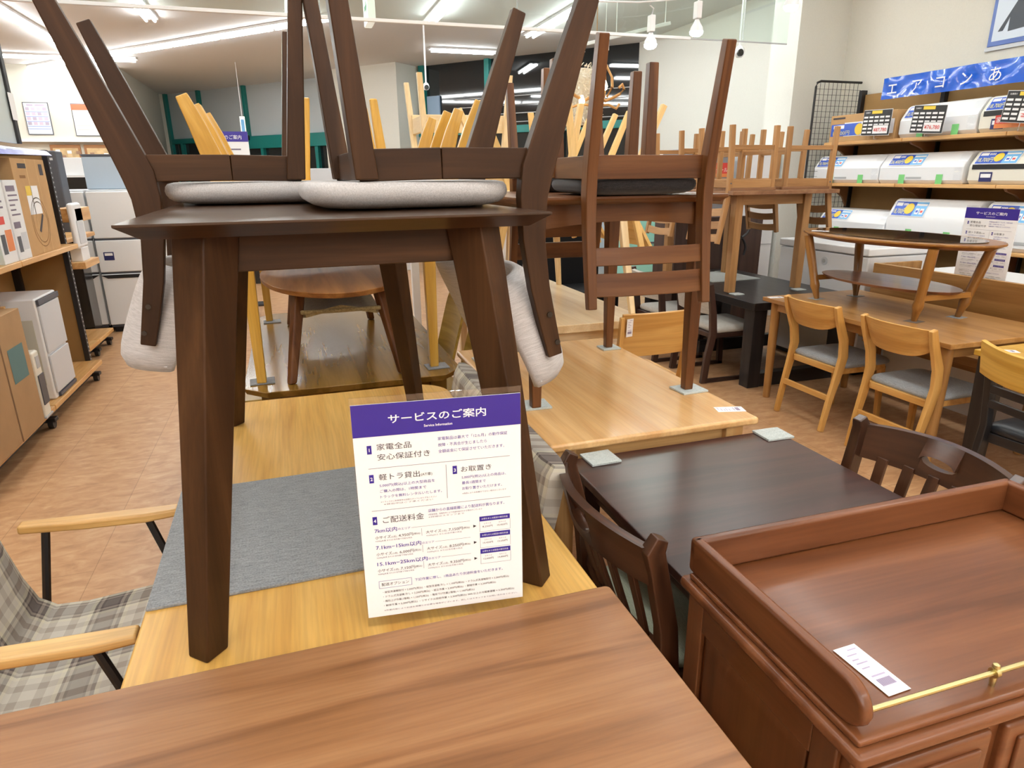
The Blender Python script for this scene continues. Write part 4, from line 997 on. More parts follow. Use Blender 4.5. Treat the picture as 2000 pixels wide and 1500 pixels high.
# ------------------------------------------------------------------ service notice
def service_sign(label, loc, rz, w, h, base, lean=0):
    t = T('notice_stand', label, 'sign', loc, rz); t.rotation_euler = (math.radians(-lean), 0, math.radians(rz))
    MB().box(-w/2-.002, w/2+.002, .001, .004, 0, h+base+.012).build('acrylic_plate', acryl, t, smooth=0)
    MB().box(-w/2-.002, w/2+.002, .004, .12, 0, .0015).build('acrylic_foot', acryl, t, smooth=0)
    sh_ = MB().box(-w/2, w/2, -.0012, .0008, base, base+h); s_ = sh_.build('notice_sheet', paper, t, smooth=0)
    m = MB(); O = V((-w/2, -.0014, base+h)); X = V((1, 0, 0)); Y = V((0, 0, 1)); n = V((0, -.0002, 0)); k = w/297.0
    def q(x0, y0, x1, y1, mi): quad(m, x0*k, x1*k, -y1*k, -y0*k, O, X, Y, n, mi)
    def tx(s, x, y, size, mi=1, width=None, al='L', bold=0): write(m, s, x*k, -y*k-size*k*.38, size*k, O, X, Y, n*2, al, bold, mi, width*k if width else None)
    q(0, 0, 297, 59, 0); tx('サービスのご案内', 148, 29, 17.5, 2, 172, 'C', .012); tx('Service Information', 148, 46, 6.5, 2, 50, 'C', .01)
    def badge(x, y, d): q(x, y-8, x+8, y+8, 0); tx(d, x+4, y, 9, 2, None, 'C', .02)
    badge(22, 83, '1'); tx('家電全品', 39, 79, 13, 1, 60); tx('安心保証付き', 39, 98, 13, 1, 92)
    for i, (s, wd) in enumerate((('家電製品は最大で「12ヵ月」の動作保証', 126), ('故障・不具合が生じましたら', 88), ('全額返金にて保証させていただきます。', 120))): tx(s, 146, 73+12*i, 7, 3, wd)
    q(22, 118, 276, 118.8, 4); q(158, 124, 158.8, 190, 4); q(22, 200, 276, 200.8, 4)
    badge(22, 138, '2'); tx('軽トラ貸出', 39, 136, 13, 1, 72); tx('(AT車)', 113, 138, 6.5, 1, 20)
    for i, (s, wd) in enumerate((('5,000円(税込)以上の大型商品を', 98), ('ご購入の際は、1時間まで', 82), ('トラックを無料レンタルいたします。', 110))): tx(s, 39, 152+11*i, 6.5, 3, wd)
    tx('※トラックのご利用条件は店頭スタッフにおたずねください', 39, 184, 3.5, 4, 100); tx('※貸出中はご了承ください', 44, 189, 3.5, 4, 88)
    badge(170, 136, '3'); tx('お取置き', 185, 136, 12, 1, 56)
    for i, (s, wd) in enumerate((('5,000円(税込)以上の商品は、', 82), ('最長1週間まで', 44), ('お取り置きいただけます。', 74))): tx(s, 186, 152+11*i, 6.5, 3, wd)
    tx('※商品によりお取置きできない場合がございます', 186, 184, 3.5, 4, 82)
    badge(22, 220, '4'); tx('ご配送料金', 40, 220, 14, 1, 74)
    tx('店舗からの直線距離により配送料が異なります。', 122, 211, 7, 3, 142); tx('※配送地域、設置条件により別途料金がかかる場合がございます', 122, 219, 3.5, 4, 100); tx('※詳細はスタッフまで', 122, 224, 3.5, 4, 66)
    for i, (a, aw, b1, b2) in enumerate((('7km以内', 40, '4,950', '7,150'), ('7.1km−15km以内', 82, '6,000', '8,250'), ('15.1km−25km以内', 92, '7,150', '9,350'))):
        y = 240+34*i; tx(a, 24, y, 10, 3, aw, 'L', .008); tx('のエリア', 26+aw, y+1, 5.5, 3, 22)
        tx('小サイズ', 24, y+14, 7, 1, 28); tx('(1点)…', 53, y+15, 4.5, 1, 13); tx(b1+'円', 66, y+14, 7.5, 1, 26); tx('(税込)', 93, y+14, 4.5, 1, 12); tx('※200kg未満 または1名作業で可能な商品', 24, y+21, 3.3, 4, 66)
        q(108, y+5, 108.5, y+20, 4); q(26+aw+24, y+1, 198, y+1.5, 4)
        tx('大サイズ', 116, y+14, 7, 1, 28); tx('(1点)…', 145, y+15, 4.5, 1, 13); tx(b2+'円', 158, y+14, 7.5, 1, 26); tx('(税込)', 185, y+14, 4.5, 1, 12); tx('※200kg以上 または2名作業の商品', 116, y+21, 3.3, 4, 66)
        m.addraw([O+X*(a_*k)+Y*(-b_*k)+n*2 for a_, b_ in ((204, y+10), (210, y+13), (204, y+16))], [(0, 1, 2)], [(0, 0, 0)]*3, 1)
        q(216, y-5, 274, y+5, 0); tx('お得なまとめ配送の割引料金', 245, y, 4.2, 2, 50, 'C'); q(216, y+5, 216.5, y+26, 4); q(274, y+5, 274.5, y+26, 4); q(216, y+26, 274, y+26.5, 4)
        for j, p_ in enumerate((('8,250円', '10,450円'), ('10,450円', '12,650円'), ('12,650円', '14,850円'))[i]): tx(('小サイズ', '大サイズ')[j], 231+28*j, y+10, 3.3, 4, 14, 'C'); tx(p_, 231+28*j, y+16, 4.6, 1, 19, 'C')
    q(24, 344, 84, 344.6, 3); q(24, 359, 84, 359.6, 3); q(24, 344, 24.6, 359, 3); q(84, 344, 84.6, 359.6, 3); tx('配送オプション', 54, 351.5, 7, 1, 50, 'C')
    tx('下記作業に際し、1商品あたり別途料金をいただきます。', 90, 350, 6.5, 3, 168)
    for i, (s, wd) in enumerate((('・縦型洗濯機取付 = 2,200円(税込) ・縦型洗濯機 外し = 1,100円(税込) ・ドラム式洗濯機取付 = 3,300円(税込)', 240), ('・ドラム式洗濯機 外し = 2,200円(税込) ・組立作業 = 2,200円(税込) ・開梱作業 = 2,200円(税込)', 214), ('・階段上げ作業(1階毎) = 1,100円(税込) ・階段下げ作業(1階毎) = 1,100円(税込)', 172), ('・解体作業 = 2,200円(税込) ・リサイクル回収作業 = 3,300円(税込) 300L以上の冷蔵庫運搬 = 3,300円(税込)', 250))): tx(s, 30, 368+9.5*i, 5, 1, wd)
    tx('※作業内容により別途お見積りが必要な場合がございます。詳しくはスタッフまでお問い合わせください。', 30, 407, 3.6, 4, 256)
    m.build('print', [purple, ink, paper, violet, greyink], s_, smooth=0)
    return t
service_sign('white service notice with a purple heading standing on the oak table', (.2045, 1.045, .70), -6, .292, .412, .022, 1.5)
service_sign('white service notice with a purple heading standing behind the oval coffee table', (3.97, 2.955, .842), -88, .32, .435, .004, 0)

# ------------------------------------------------------------------ plaid armchairs
def plaid_chair():
    c = T('armchair', '', 'armchair')
    # local: front +y. seat and back upholstered in one plaid shell
    SW = .235
    prof = [(.26, .365), (.20, .385), (.05, .375), (-.12, .36), (-.20, .365), (-.245, .40), (-.275, .47), (-.30, .56), (-.325, .66), (-.345, .76), (-.35, .79)]
    L = [0]
    for a, b in zip(prof, prof[1:]): L.append(L[-1]+math.dist(a, b))
    def fn(u, v):
        k = v*(len(prof)-1); i = min(int(k), len(prof)-2); f = k-i
        y = prof[i][0]*(1-f)+prof[i+1][0]*f; z = prof[i][1]*(1-f)+prof[i+1][1]*f
        return ((2*u-1)*SW, y, z)
    def gfn(u, v):
        k = v*(len(prof)-1); i = min(int(k), len(prof)-2); f = k-i
        return ((2*u-1)*SW, L[i]*(1-f)+L[i+1]*f, 0)
    sh_ = MB().sheet(8, 30, fn, lambda u, v: (.05+.04*min(1, max(0, (v-.5)*4)))*(1-abs(2*u-1)**8*.5)*(1-max(0, v-.9)*4), gfn=gfn); sh_.g = [g for g in sh_.g]
    sh_.build('seat_shell', plaidm, c, smooth=60)
    for sx in (-1, 1):
        MB().rail([(sx*.285, -.26, .600), (sx*.285, -.1, .590), (sx*.285, .05, .584), (sx*.285, .135, .586)], [.040, .05, .052, .044], [.026, .028, .028, .024], side=(1, 0, 0)).build('armrest', oak2, c, .008, smooth=40)
        fr = MB(); fr.tube([(sx*.285, .05, .575), (sx*.27, .20, 0)], .011, 8); fr.build('front_leg', black, c)
        fr = MB(); fr.tube([(sx*.285, -.2, .585), (sx*.27, -.30, 0)], .011, 8); fr.build('rear_leg', black, c)
    fr = MB(); fr.tube([(-.28, .18, .33), (.28, .18, .33)], .010, 8); fr.tube([(-.28, -.22, .33), (.28, -.22, .33)], .010, 8); fr.build('crossbar', black, c)
    return c
pc = plaid_chair()
set_of(pc, 0, [(-.53, 1.635, 0, 180, False, 'grey plaid armchair with oak arms at the left side of the oak table'),
               (.235, 1.655, 0, 0, False, 'grey plaid armchair pushed in at the right side of the oak table, behind the notice'),
               (.235, 2.22, 0, 0, False, 'grey striped plaid armchair pushed in farther back at the right side of the oak table')], 'grey plaid armchairs around the oak table')
t = paper_tag('white price tag on the near oak arm of the left plaid armchair', (-.765, 1.35, .605), 70, .05, .11)

# ------------------------------------------------------------------ dark table with felt pads and slatted chairs
dk = T('dining_table', 'dark brown glossy table with two felt pads beside the cabinet', 'table', (1.118, 1.365, 0))
MB().slab(rrect(-.385, .385, -.36, .365, .008), .63, .655, 0, 'x').build('tabletop', darkbr, dk, .005, smooth=50)
MB().box(-.33, .33, -.30, .31, .55, .63).build('apron', darkbr, dk, .003)
for sx in (-.33, .33):
    for sy in (-.332, .31): MB().post((sx, sy, .63), (sx, sy, 0), .055, w1=.05).build('leg', darkbr, dk, .003)
def felt_pad(label, x, y, z, s=.09, rz=0, m=feltw, th=.008):
    t = T('felt_pad', label, 'felt pad', (x, y, z), rz); MB().box(-s/2, s/2, -s*.45, s*.45, 0, th, axis=0).build('felt', m, t, .002); return t
felt_pad('square grey felt pad on the far left corner of the dark table', .835, 1.70, .655, .10, 2)
felt_pad('square pale felt pad on the far right corner of the dark table', 1.50-.035, 1.685, .655, .10, -2)
def slat_chair():
    c = T('dining_chair', '', 'chair')
    MB().pad(-.21, .21, -.19, .2, .40, .445, r=.08).build('seat_pad', sage, c, smooth=60)
    MB().slab(rrect(-.215, .215, -.2, .21, .04), .365, .40).build('seat_frame', darkbr_ch, c, .008, smooth=50)
    for sx in (-1, 1):
        MB().rail([(sx*.215, -.26, 0), (sx*.215, -.225, .2), (sx*.215, -.2, .40), (sx*.22, -.215, .55), (sx*.226, -.25, .70), (sx*.23, -.265, .755), (sx*.23, -.25, .785)], [.035]*6+[.03], [.04, .045, .05, .045, .042, .045, .03]).build('back_post', darkbr_ch, c, .004, smooth=40)
        MB().post((sx*.195, .18, .37), (sx*.195, .19, 0), .042, w1=.034).build('front_leg', darkbr_ch, c, .004)
        MB().beam((sx*.205, .17, .2), (sx*.213, -.22, .2), .02, .03).build('stretcher', darkbr_ch, c, .003)
    def crv(a): return -.055*(1-a*a)
    # curved top rail with an oval hand hole: two halves left and right of the hole plus strips above and below
    tr = MB()
    def strip(u0, u1, z0, z1, nn):
        rings = []
        for k in range(nn+1):
            a = u0+(u1-u0)*k/nn; zz0 = z0(a) if callable(z0) else z0; zz1 = z1(a) if callable(z1) else z1
            y = -.25+crv(a); x = .225*a
            rings.append([(x, y-.012-.02*(zz0-.66), zz0), (x, y+.012-.02*(zz0-.66), zz0), (x, y+.012-.25*(zz1-.66), zz1), (x, y-.012-.25*(zz1-.66), zz1)])
        tr.loft(rings)
    hole = lambda a, s: .715+s*.018*math.sqrt(max(0, 1-(a/.24)**2))
    tp = lambda a: .775-.012*a*a
    strip(-1, -.24, .665, tp, 8); strip(.24, 1, .665, tp, 8); strip(-.24, .24, .665, lambda a: hole(a, -1), 10); strip(-.24, .24, lambda a: hole(a, 1), tp, 10)
    tr.build('top_rail', darkbr_ch, c, smooth=50)
    MB().rail([(.21*a, -.20+crv(a)*.5, .46) for a in [-1+.25*k for k in range(9)]], .03, .02, side=(0, 0, 1)).build('lower_rail', darkbr_ch, c, .002)
    for k in range(5):
        a = -.68+.34*k; MB().rail([(.2*a, -.20+crv(a)*.5, .47), (.205*a, -.215+crv(a)*.8, .56), (.215*a, -.243+crv(a), .68)], .034, .012).build('back_slat', darkbr_ch, c, .003)
    return c
sc_ = slat_chair()
set_of(sc_, 0, [(.905, 1.275, 0, 180, False, 'dark brown slat back chair at the left side of the dark table'),
                (1.345, 1.215, 0, 3, False, 'dark brown slat back chair with a hand hole in its top rail')], 'slat back chairs at the dark table')

# ------------------------------------------------------------------ generic table
def table(name, label, cat, loc, x0, x1, y0, y1, h, th, m_top, m_leg, leg=(.06, .045), inset=.06, splay=0, apron=.07, outline=None, top_inset=0, rz=0, round_leg=False, axis='x', bevel=.004, apm=None):
    t = T(name, label, cat, loc, rz)
    MB().slab(outline or [(x0, y0), (x1, y0), (x1, y1), (x0, y1)], h-th, h, top_inset, axis).build('tabletop', m_top, t, bevel, smooth=45)
    a0, a1, b0, b1 = x0+inset, x1-inset, y0+inset, y1-inset
    if apron:
        for yy in (b0, b1): MB().box(a0, a1, yy-.011, yy+.011, h-th-apron, h-th).build('apron', apm or m_leg, t, .002)
        for xx in (a0, a1): MB().box(xx-.011, xx+.011, b0, b1, h-th-apron, h-th).build('apron', apm or m_leg, t, .002)
    for sx, px in ((-1, a0), (1, a1)):
        for sy, py in ((-1, b0), (1, b1)):
            A, B = (px, py, h-th), (px+sx*splay, py+sy*splay, 0)
            if round_leg: MB().tube([A, B], [leg[0]/2, leg[1]/2], 14).build('leg', m_leg, t, .003)
            else: MB().post(A, B, leg[0], w1=leg[1]).build('leg', m_leg, t, .004)
    return t

# ------------------------------------------------------------------ birch table, brown table on it, ladder back chairs
table('dining_table', 'glossy birch table behind the dark table with four felt pads on it', 'table', (1.07, 2.36, 0), -.385, .385, -.615, .62, .70, .028, birch, birch, (.07, .055), .07, axis='y', bevel=.010)
felt_pad('square felt pad under the near right leg of the brown table', 1.390, 2.085, .70, .11, 3)
felt_pad('square felt pad under the near left leg of the brown table', .765, 2.115, .70, .11, -3)
felt_pad('square felt pad under the far right leg of the brown table', 1.385, 2.77, .70, .09, 0)
felt_pad('square felt pad under the far left leg of the brown table', .76, 2.77, .70, .09, 0)
paper_tag('white price tag near the front right corner of the birch table', (1.405, 1.845, .7005), 75, .05, .1)
bt = T('dining_table', 'medium brown table standing on felt pads on the birch table', 'table', (1.07, 2.42, .708))
MB().slab(rrect(-.375, .375, -.415, .42, .012), .697, .722, .018, 'x', mid=.712).build('tabletop', midbr, bt, .003, smooth=45)
for sx in (-.31, .31):
    for sy in (-.335, .35): MB().post((sx, sy, .697), (sx*1.0, sy, 0), .058, w1=.034).build('leg', midbr, bt, .003)
def arched(x0, x1, y, z0, z1):
    m = MB(); n = 12; P = [(x0, z1), (x1, z1)]+[(x1+(x0-x1)*k/n, z0+.022*math.sin(PI*k/n)) for k in range(n+1)]
    N_ = len(P); vs = [(x, y-.01, z) for x, z in P]+[(x, y+.01, z) for x, z in P]
    m.add(vs, [tuple(range(N_)), tuple(range(2*N_-1, N_-1, -1))]+[(i, (i+1) % N_, N_+(i+1) % N_, N_+i) for i in range(N_)], vs); return m
for yy in (-.335, .35): arched(-.31, .31, yy, .615, .697).build('apron', midbr, bt, .001, smooth=40)
for xx in (-.31, .31): MB().box(xx-.01, xx+.01, -.335, .35, .625, .697).build('apron', midbr, bt, .002)
paper_tag('white price tag at the right edge of the brown table', (1.40, 2.22, 1.4305), 85, .045, .09)
def ladder_chair():
    c = T('dining_chair', '', 'chair')
    MB().pad(-.205, .205, -.19, .205, .395, .45, r=.10).build('seat_pad', blackfab, c, smooth=60)
    for yy, w_ in ((.165, .17), (-.19, .19)): MB().box(-w_, w_, yy-.011, yy+.011, .325, .397).build('seat_rail', midbr, c, .002)
    for sx in (-1, 1):
        P = [(sx*.205, -.275, 0), (sx*.205, -.235, .2), (sx*.205, -.205, .36), (sx*.205, -.20, .44), (sx*.205, -.207, .55), (sx*.205, -.225, .68), (sx*.205, -.245, .80)]
        MB().rail(P, [.032, .034, .036, .036, .034, .032, .030], [.034, .042, .05, .05, .045, .04, .032]).build('back_post', midbr, c, .004, smooth=40)
        MB().post((sx*.18, .165, .395), (sx*.185, .175, 0), .046, w1=.036).build('front_leg', midbr, c, .004)
        MB().beam((sx*.185, .16, .361), (sx*.203, -.2, .361), .02, .07).build('seat_rail', midbr, c, .002)
    for z0 in (.635, .725): MB().rail([(-.195, -.218-.1*(z0-.6), z0), (-.1, -.232-.1*(z0-.6), z0), (.1, -.232-.1*(z0-.6), z0), (.195, -.218-.1*(z0-.6), z0)], .058 if z0 < .7 else .075, .016, side=(0, -.15, 1)).build('back_slat', midbr, c, .003)
    return c
lc = ladder_chair()
ZB = .708+.722
set_of(lc, .45, [(1.105, 2.155, ZB, -92, True, 'upturned brown ladder back chair with black seat at the front of the brown table'),
                 (1.165, 2.715, ZB, 88, True, 'upturned brown ladder back chair at the far edge of the brown table')], 'brown ladder back chairs upturned on the brown table')

# ------------------------------------------------------------------ amber table with yellow table and oval low table on it
am = T('dining_table', 'glossy amber table with clipped corners behind the oak table', 'table', (.20, 3.57, 0))
c_ = .09; x0, x1, y0, y1 = -.465, .465, -.85, .86
MB().slab([(x0+c_, y0), (x1-c_, y0), (x1, y0+c_), (x1, y1-c_), (x1-c_, y1), (x0+c_, y1), (x0, y1-c_), (x0, y0+c_)], .635, .665, .012, 'y').build('tabletop', amber, am, .004)
MB().box(-.36, .36, -.72, .72, .56, .635).build('apron', amber, am, .003)
for sx in (-.36, .36):
    for sy in (-.72, .72): MB().post((sx, sy, .635), (sx, sy, 0), .075, w1=.055).build('leg', amber, am, .004)
for x, y, lb in ((-.20, 2.885, 'near left'), (.553, 2.86, 'near right'), (-.185, 4.16, 'far left'), (.50, 4.16, 'far right')):
    felt_pad('thin grey felt pad under the %s leg of the yellow table' % lb, x+.01, y, .665, .10, 3, felt, .006)
yt = table('dining_table', 'yellow wooden table standing on felt pads on the amber table', 'table', (.18, 3.52, .671), -.43, .43, -.72, .72, .735, .025, yellow, yellow, (.055, .038), .06, .0, .06)
for ch in list(yt.children): ch.scale = (1, 1, 1)
ol = T('coffee_table', 'oval brown coffee table with a woven shelf under the yellow table', 'coffee table', (.165, 3.42, .665))
MB().slab(ellipse(0, 0, .34, .70, 48), .365, .388, .004, 'y').build('tabletop', brownply, ol, .004, smooth=60)
for sx, sy in ((-1, -1), (1, -1), (-1, 1), (1, 1)): MB().post((sx*.17, sy*.45, .365), (sx*.235, sy*.61, 0), .05, w1=.036, rot=.5).build('leg', midbr, ol, .010)
ws = MB().sheet(16, 20, lambda u, v: ((2*u-1)*.20*(1-.25*abs(2*v-1)**3), (2*v-1)*.5, .245+.05*(abs(2*v-1)**2)-.03*abs(2*u-1)), .016)
ws.build('woven_shelf', woven, ol, smooth=60)
for sy in (-1, 1): MB().tube([(-.17, sy*.5, .28), (.17, sy*.5, .28)], .010, 8).build('shelf_edge', woven, ol)
def yellow_chair():
    c = T('dining_chair', '', 'chair')
    MB().pad(-.20, .20, -.185, .2, .37, .43, r=.1).build('seat_cushion', creamfab, c, smooth=60)
    MB().slab(rrect(-.19, .19, -.18, .18, .03), .335, .375).build('seat_frame', yellow, c, .006)
    for sx in (-1, 1):
        P = [(sx*.215, -.315, 0), (sx*.212, -.27, .12), (sx*.208, -.225, .26), (sx*.205, -.2, .38), (sx*.207, -.205, .48), (sx*.21, -.235, .62), (sx*.212, -.27, .74)]
        MB().rail(P, [.024, .03, .036, .04, .036, .03, .026], [.050, .070, .085, .085, .06, .045, .036]).build('back_post', yellow, c, .005, smooth=40)
        MB().post((sx*.18, .15, .37), (sx*.205, .19, 0), .056, .05, .036, .034).build('front_leg', yellow, c, .006)
    MB().sheet(12, 6, lambda u, v: ((2*u-1)*.21, -.225-.06*(1-(2*u-1)**2)-.08*v, .60+.14*v), .02).build('backrest', creamfab, c, smooth=60)
    return c
yc = yellow_chair(); ZY = .671+.735
set_of(yc, .43, [(-.075, 3.52, ZY, 180, True, 'upturned yellow chair with cream seat at the near left of the yellow table'),
                 (-.075, 4.02, ZY, 180, True, 'upturned yellow chair with cream seat at the far left of the yellow table'),
                 (.60, 3.50, ZY, 0, True, 'upturned yellow chair with cream seat at the near right of the yellow table'),
                 (.575, 4.08, ZY, 0, True, 'upturned yellow chair with cream seat at the far right of the yellow table')], 'yellow chairs upturned on the yellow table')
def ply_chair():
    c = T('dining_chair', '', 'chair')
    def fn(u, v):
        a = 2*u-1
        return (.205*a*(1-.10*max(0, 2*v-1)**6), -.19-.04*(1-a*a)-.10*v, .43+.38*v)
    MB().sheet(10, 12, fn, .014).build('backrest', olive, c, smooth=60)
    MB().box(-.07, .07, -.315, -.311, .725, .745).build('hand_slot', midbr, c, .004)
    MB().slab(rrect(-.205, .205, -.2, .2, .05), .415, .433).build('seat', olive, c, .004, smooth=50)
    for sx in (-1, 1):
        MB().post((sx*.18, .16, .415), (sx*.19, .19, 0), .04, w1=.03).build('leg', olive, c, .004); MB().post((sx*.18, -.17, .415), (sx*.2, -.24, 0), .04, w1=.03).build('leg', olive, c, .004)
    return c
yp = ply_chair()
set_of(yp, 0, [(-.205, 3.06, 0, 180, False, 'yellow plywood chair tucked in at the near left side of the amber table'),
               (-.215, 3.58, 0, 180, False, 'yellow plywood chair tucked in at the far left side of the amber table'),
               (.605, 3.22, 0, 0, False, 'yellow plywood chair tucked in at the near right side of the amber table'),
               (.595, 3.78, 0, 0, False, 'yellow plywood chair tucked in at the far right side of the amber table')], 'yellow plywood chairs at the amber table')

# ------------------------------------------------------------------ pale tables, pale chairs, natural chair
table('dining_table', 'pale maple table beyond the birch table', 'table', (1.47, 3.98, 0), -.40, .385, -.76, .80, .72, .045, maple, pale, (.055, .042), .07, axis='y', bevel=.003)
table('dining_table', 'pale wooden table with slanting legs standing on the maple table', 'table', (1.46, 3.93, .72), -.40, .38, -.55, .60, .70, .024, pale, pale, (.05, .032), .08, .075, .05, axis='y')
def pale_chair(name, m):
    c = T(name, '', 'chair')
    MB().slab(rrect(-.21, .21, -.2, .205, .03), .41, .43).build('seat', m, c, .005)
    for sx in (-1, 1):
        MB().post((sx*.165, .14, .41), (sx*.20, .20, 0), .036, w1=.030).build('front_leg', m, c, .003)
        MB().rail([(sx*.20, -.36, 0), (sx*.19, -.25, .24), (sx*.185, -.195, .42), (sx*.19, -.22, .58), (sx*.2, -.27, .78)], .028, [.03, .036, .04, .036, .03]).build('back_post', m, c, .003, smooth=40)
    MB().sheet(8, 5, lambda u, v: ((2*u-1)*.19, -.235-.03*(1-(2*u-1)**2)-.1*v, .60+.16*v), .016).build('backrest', m, c, smooth=60)
    MB().box(-.17, .17, .13, .15, .345, .41).build('seat_rail', m, c, .003); MB().box(-.18, .18, -.2, -.18, .345, .41).build('seat_rail', m, c, .003)
    return c
pch = pale_chair('dining_chair', paley)
set_of(pch, .43, [(1.62, 3.60, 1.42, 0, True, 'upturned pale yellow chair at the near right end of the pale table'),
                  (1.62, 4.18, 1.42, 0, True, 'upturned pale yellow chair at the far right end of the pale table'),
                  (1.30, 3.62, 1.42, 180, True, 'upturned pale yellow chair at the near left end of the pale table')], 'pale chairs upturned on the pale table')
# pale bench frame raised on a shelf behind
bf = T('stool', 'pale wooden stool frame upturned beyond the yellow chairs, its rails crossing', 'stool', (1.27, 5.15, 1.55))
for a, b in (((-.29, -.2), (-.34, -.28)), ((.27, -.2), (.31, -.28)), ((-.29, .2), (-.34, .26)), ((.27, .2), (.31, .26))): MB().post((a[0], a[1], -.10), (b[0], b[1], .62), .05, w1=.036).build('leg', pale, bf, .003)
MB().box(-.32, .30, -.225, -.19, .24, .36).build('rail', pale, bf, .004); MB().box(-.32, .30, .19, .225, .27, .39).build('rail', pale, bf, .004)
for sx in (-.30, .28): MB().box(sx-.018, sx+.018, -.22, .22, .25, .36).build('rail', pale, bf, .004)
MB().slab(rrect(-.36, .34, -.28, .28, .02), -.13, -.10).build('seat', pale, bf, .004)
t = table('dining_table', 'tall white counter that carries the upturned pale stool frame', 'counter', (1.27, 5.15, 0), -.5, .5, -.33, .33, 1.42, .03, white, white, (.06, .05), .06)
nc = T('dining_chair', 'natural wood chair with a broad plywood back and a price tag beside the birch table', 'chair', (1.75, 3.19, 0))
def fn(u, v):
    a = 2*u-1; return (.205*a*(1-.04*v), -.185-.02*(1-a*a)-.045*v, .58+.235*v)
MB().sheet(12, 6, fn, .018).build('backrest', chairoak, nc, .003, smooth=60)
for sx in (-1, 1):
    MB().rail([(sx*.190, -.245, .0), (sx*.188, -.22, .2), (sx*.19, -.19, .42), (sx*.196, -.20, .55), (sx*.2, -.232, .80)], [.026, .03, .034, .03, .022], [.03, .036, .045, .036, .024]).build('back_post', chairoak, nc, .004, smooth=40)
    MB().post((sx*.18, .17, .42), (sx*.185, .19, 0), .036, w1=.028).build('front_leg', chairoak, nc, .004)
MB().slab(rrect(-.205, .205, -.2, .2, .04), .40, .435).build('seat', chairoak, nc, .006, smooth=50)
MB().tube([(-.13, -.21, .25), (-.13, -.2, .06), (-.11, -.15, .02), (.05, .1, .02)], .012, 8).build('bent_brace', pale, nc)
paper_tag('white price tag hanging on the natural chair back', (1.59, 2.950, .745), 0, .036, .10, rot=(math.radians(101), math.radians(-4), 0))

# ------------------------------------------------------------------ black table, sled chairs, pine table and pine chairs
bk = table('dining_table', 'low black table carrying the pine table and a felt sheet', 'table', (3.45, 4.56, 0), -.455, .46, -.79, .80, .63, .055, blackw, blackw, (.11, .10), .075, 0, .0, axis='y')
MB().box(-.36, .36, -.03, .03, .08, .18).build('stretcher', blackw, bk, .004); MB().box(-.30, .30, .70, .74, .02, .3).build('end_board', blackw, bk)
for sy in (-.715, .725): MB().box(-.38, .385, sy-.04, sy+.04, 0, .10).build('foot_rail', blackw, bk, .004)
t = T('felt_mat', 'pale grey felt sheet lying on the black table', 'mat', (3.52, 4.83, .63), 2); MB().box(-.26, .22, -.16, .33, 0, .008, axis=1).build('felt_sheet', feltw, t, .002)
for x, y, lb in ((3.10, 4.12, 'near left'), (3.66, 4.12, 'near right'), (3.10, 5.15, 'far left'), (3.68, 5.15, 'far right')): felt_pad('small pale felt pad under the %s leg of the pine table' % lb, x, y, .63, .085, 0)
def sled_chair():
    c = T('dining_chair', '', 'chair')
    MB().pad(-.215, .215, -.17, .24, .37, .43, r=.05).build('seat_cushion', ltgrey, c, smooth=60)
    MB().box(-.21, .21, -.19, .23, .335, .372).build('seat_frame', nutsl, c, .004)
    for sx in (-1, 1):
        MB().rail([(sx*.215, -.235, .0), (sx*.213, -.215, .2), (sx*.212, -.18, .37), (sx*.213, -.195, .52), (sx*.214, -.235, .74)], .030, [.05, .05, .055, .05, .035]).build('back_post', nutsl, c, .003, smooth=40)
        MB().post((sx*.212, .19, .36), (sx*.212, .20, 0), .03, .045).build('front_leg', nutsl, c, .003)
        MB().box(sx*.212-.015, sx*.212+.015, -.24, .22, 0, .028).build('sled_runner', nutsl, c, .003)
    MB().sheet(8, 5, lambda u, v: ((2*u-1)*.20, -.205-.03*(1-(2*u-1)**2)-.04*v, .52+.2*v), .03).build('back_cushion', ltgrey, c, smooth=60)
    return c
slc = sled_chair()
set_of(slc, 0, [(3.03, 4.23, 0, 180, False, 'dark sled chair with pale grey seat at the near left side of the black table'),
                (2.98, 4.86, 0, 180, False, 'dark sled chair with pale grey seat at the far left side of the black table')], 'dark sled chairs by the black table')
table('dining_table', 'pine table standing on felt pads on the black table', 'table', (3.385, 4.63, .638), -.46, .46, -.60, .62, .737, .028, pine_dk, pine, (.065, .06), .16, .0, .075, axis='y', bevel=.003)
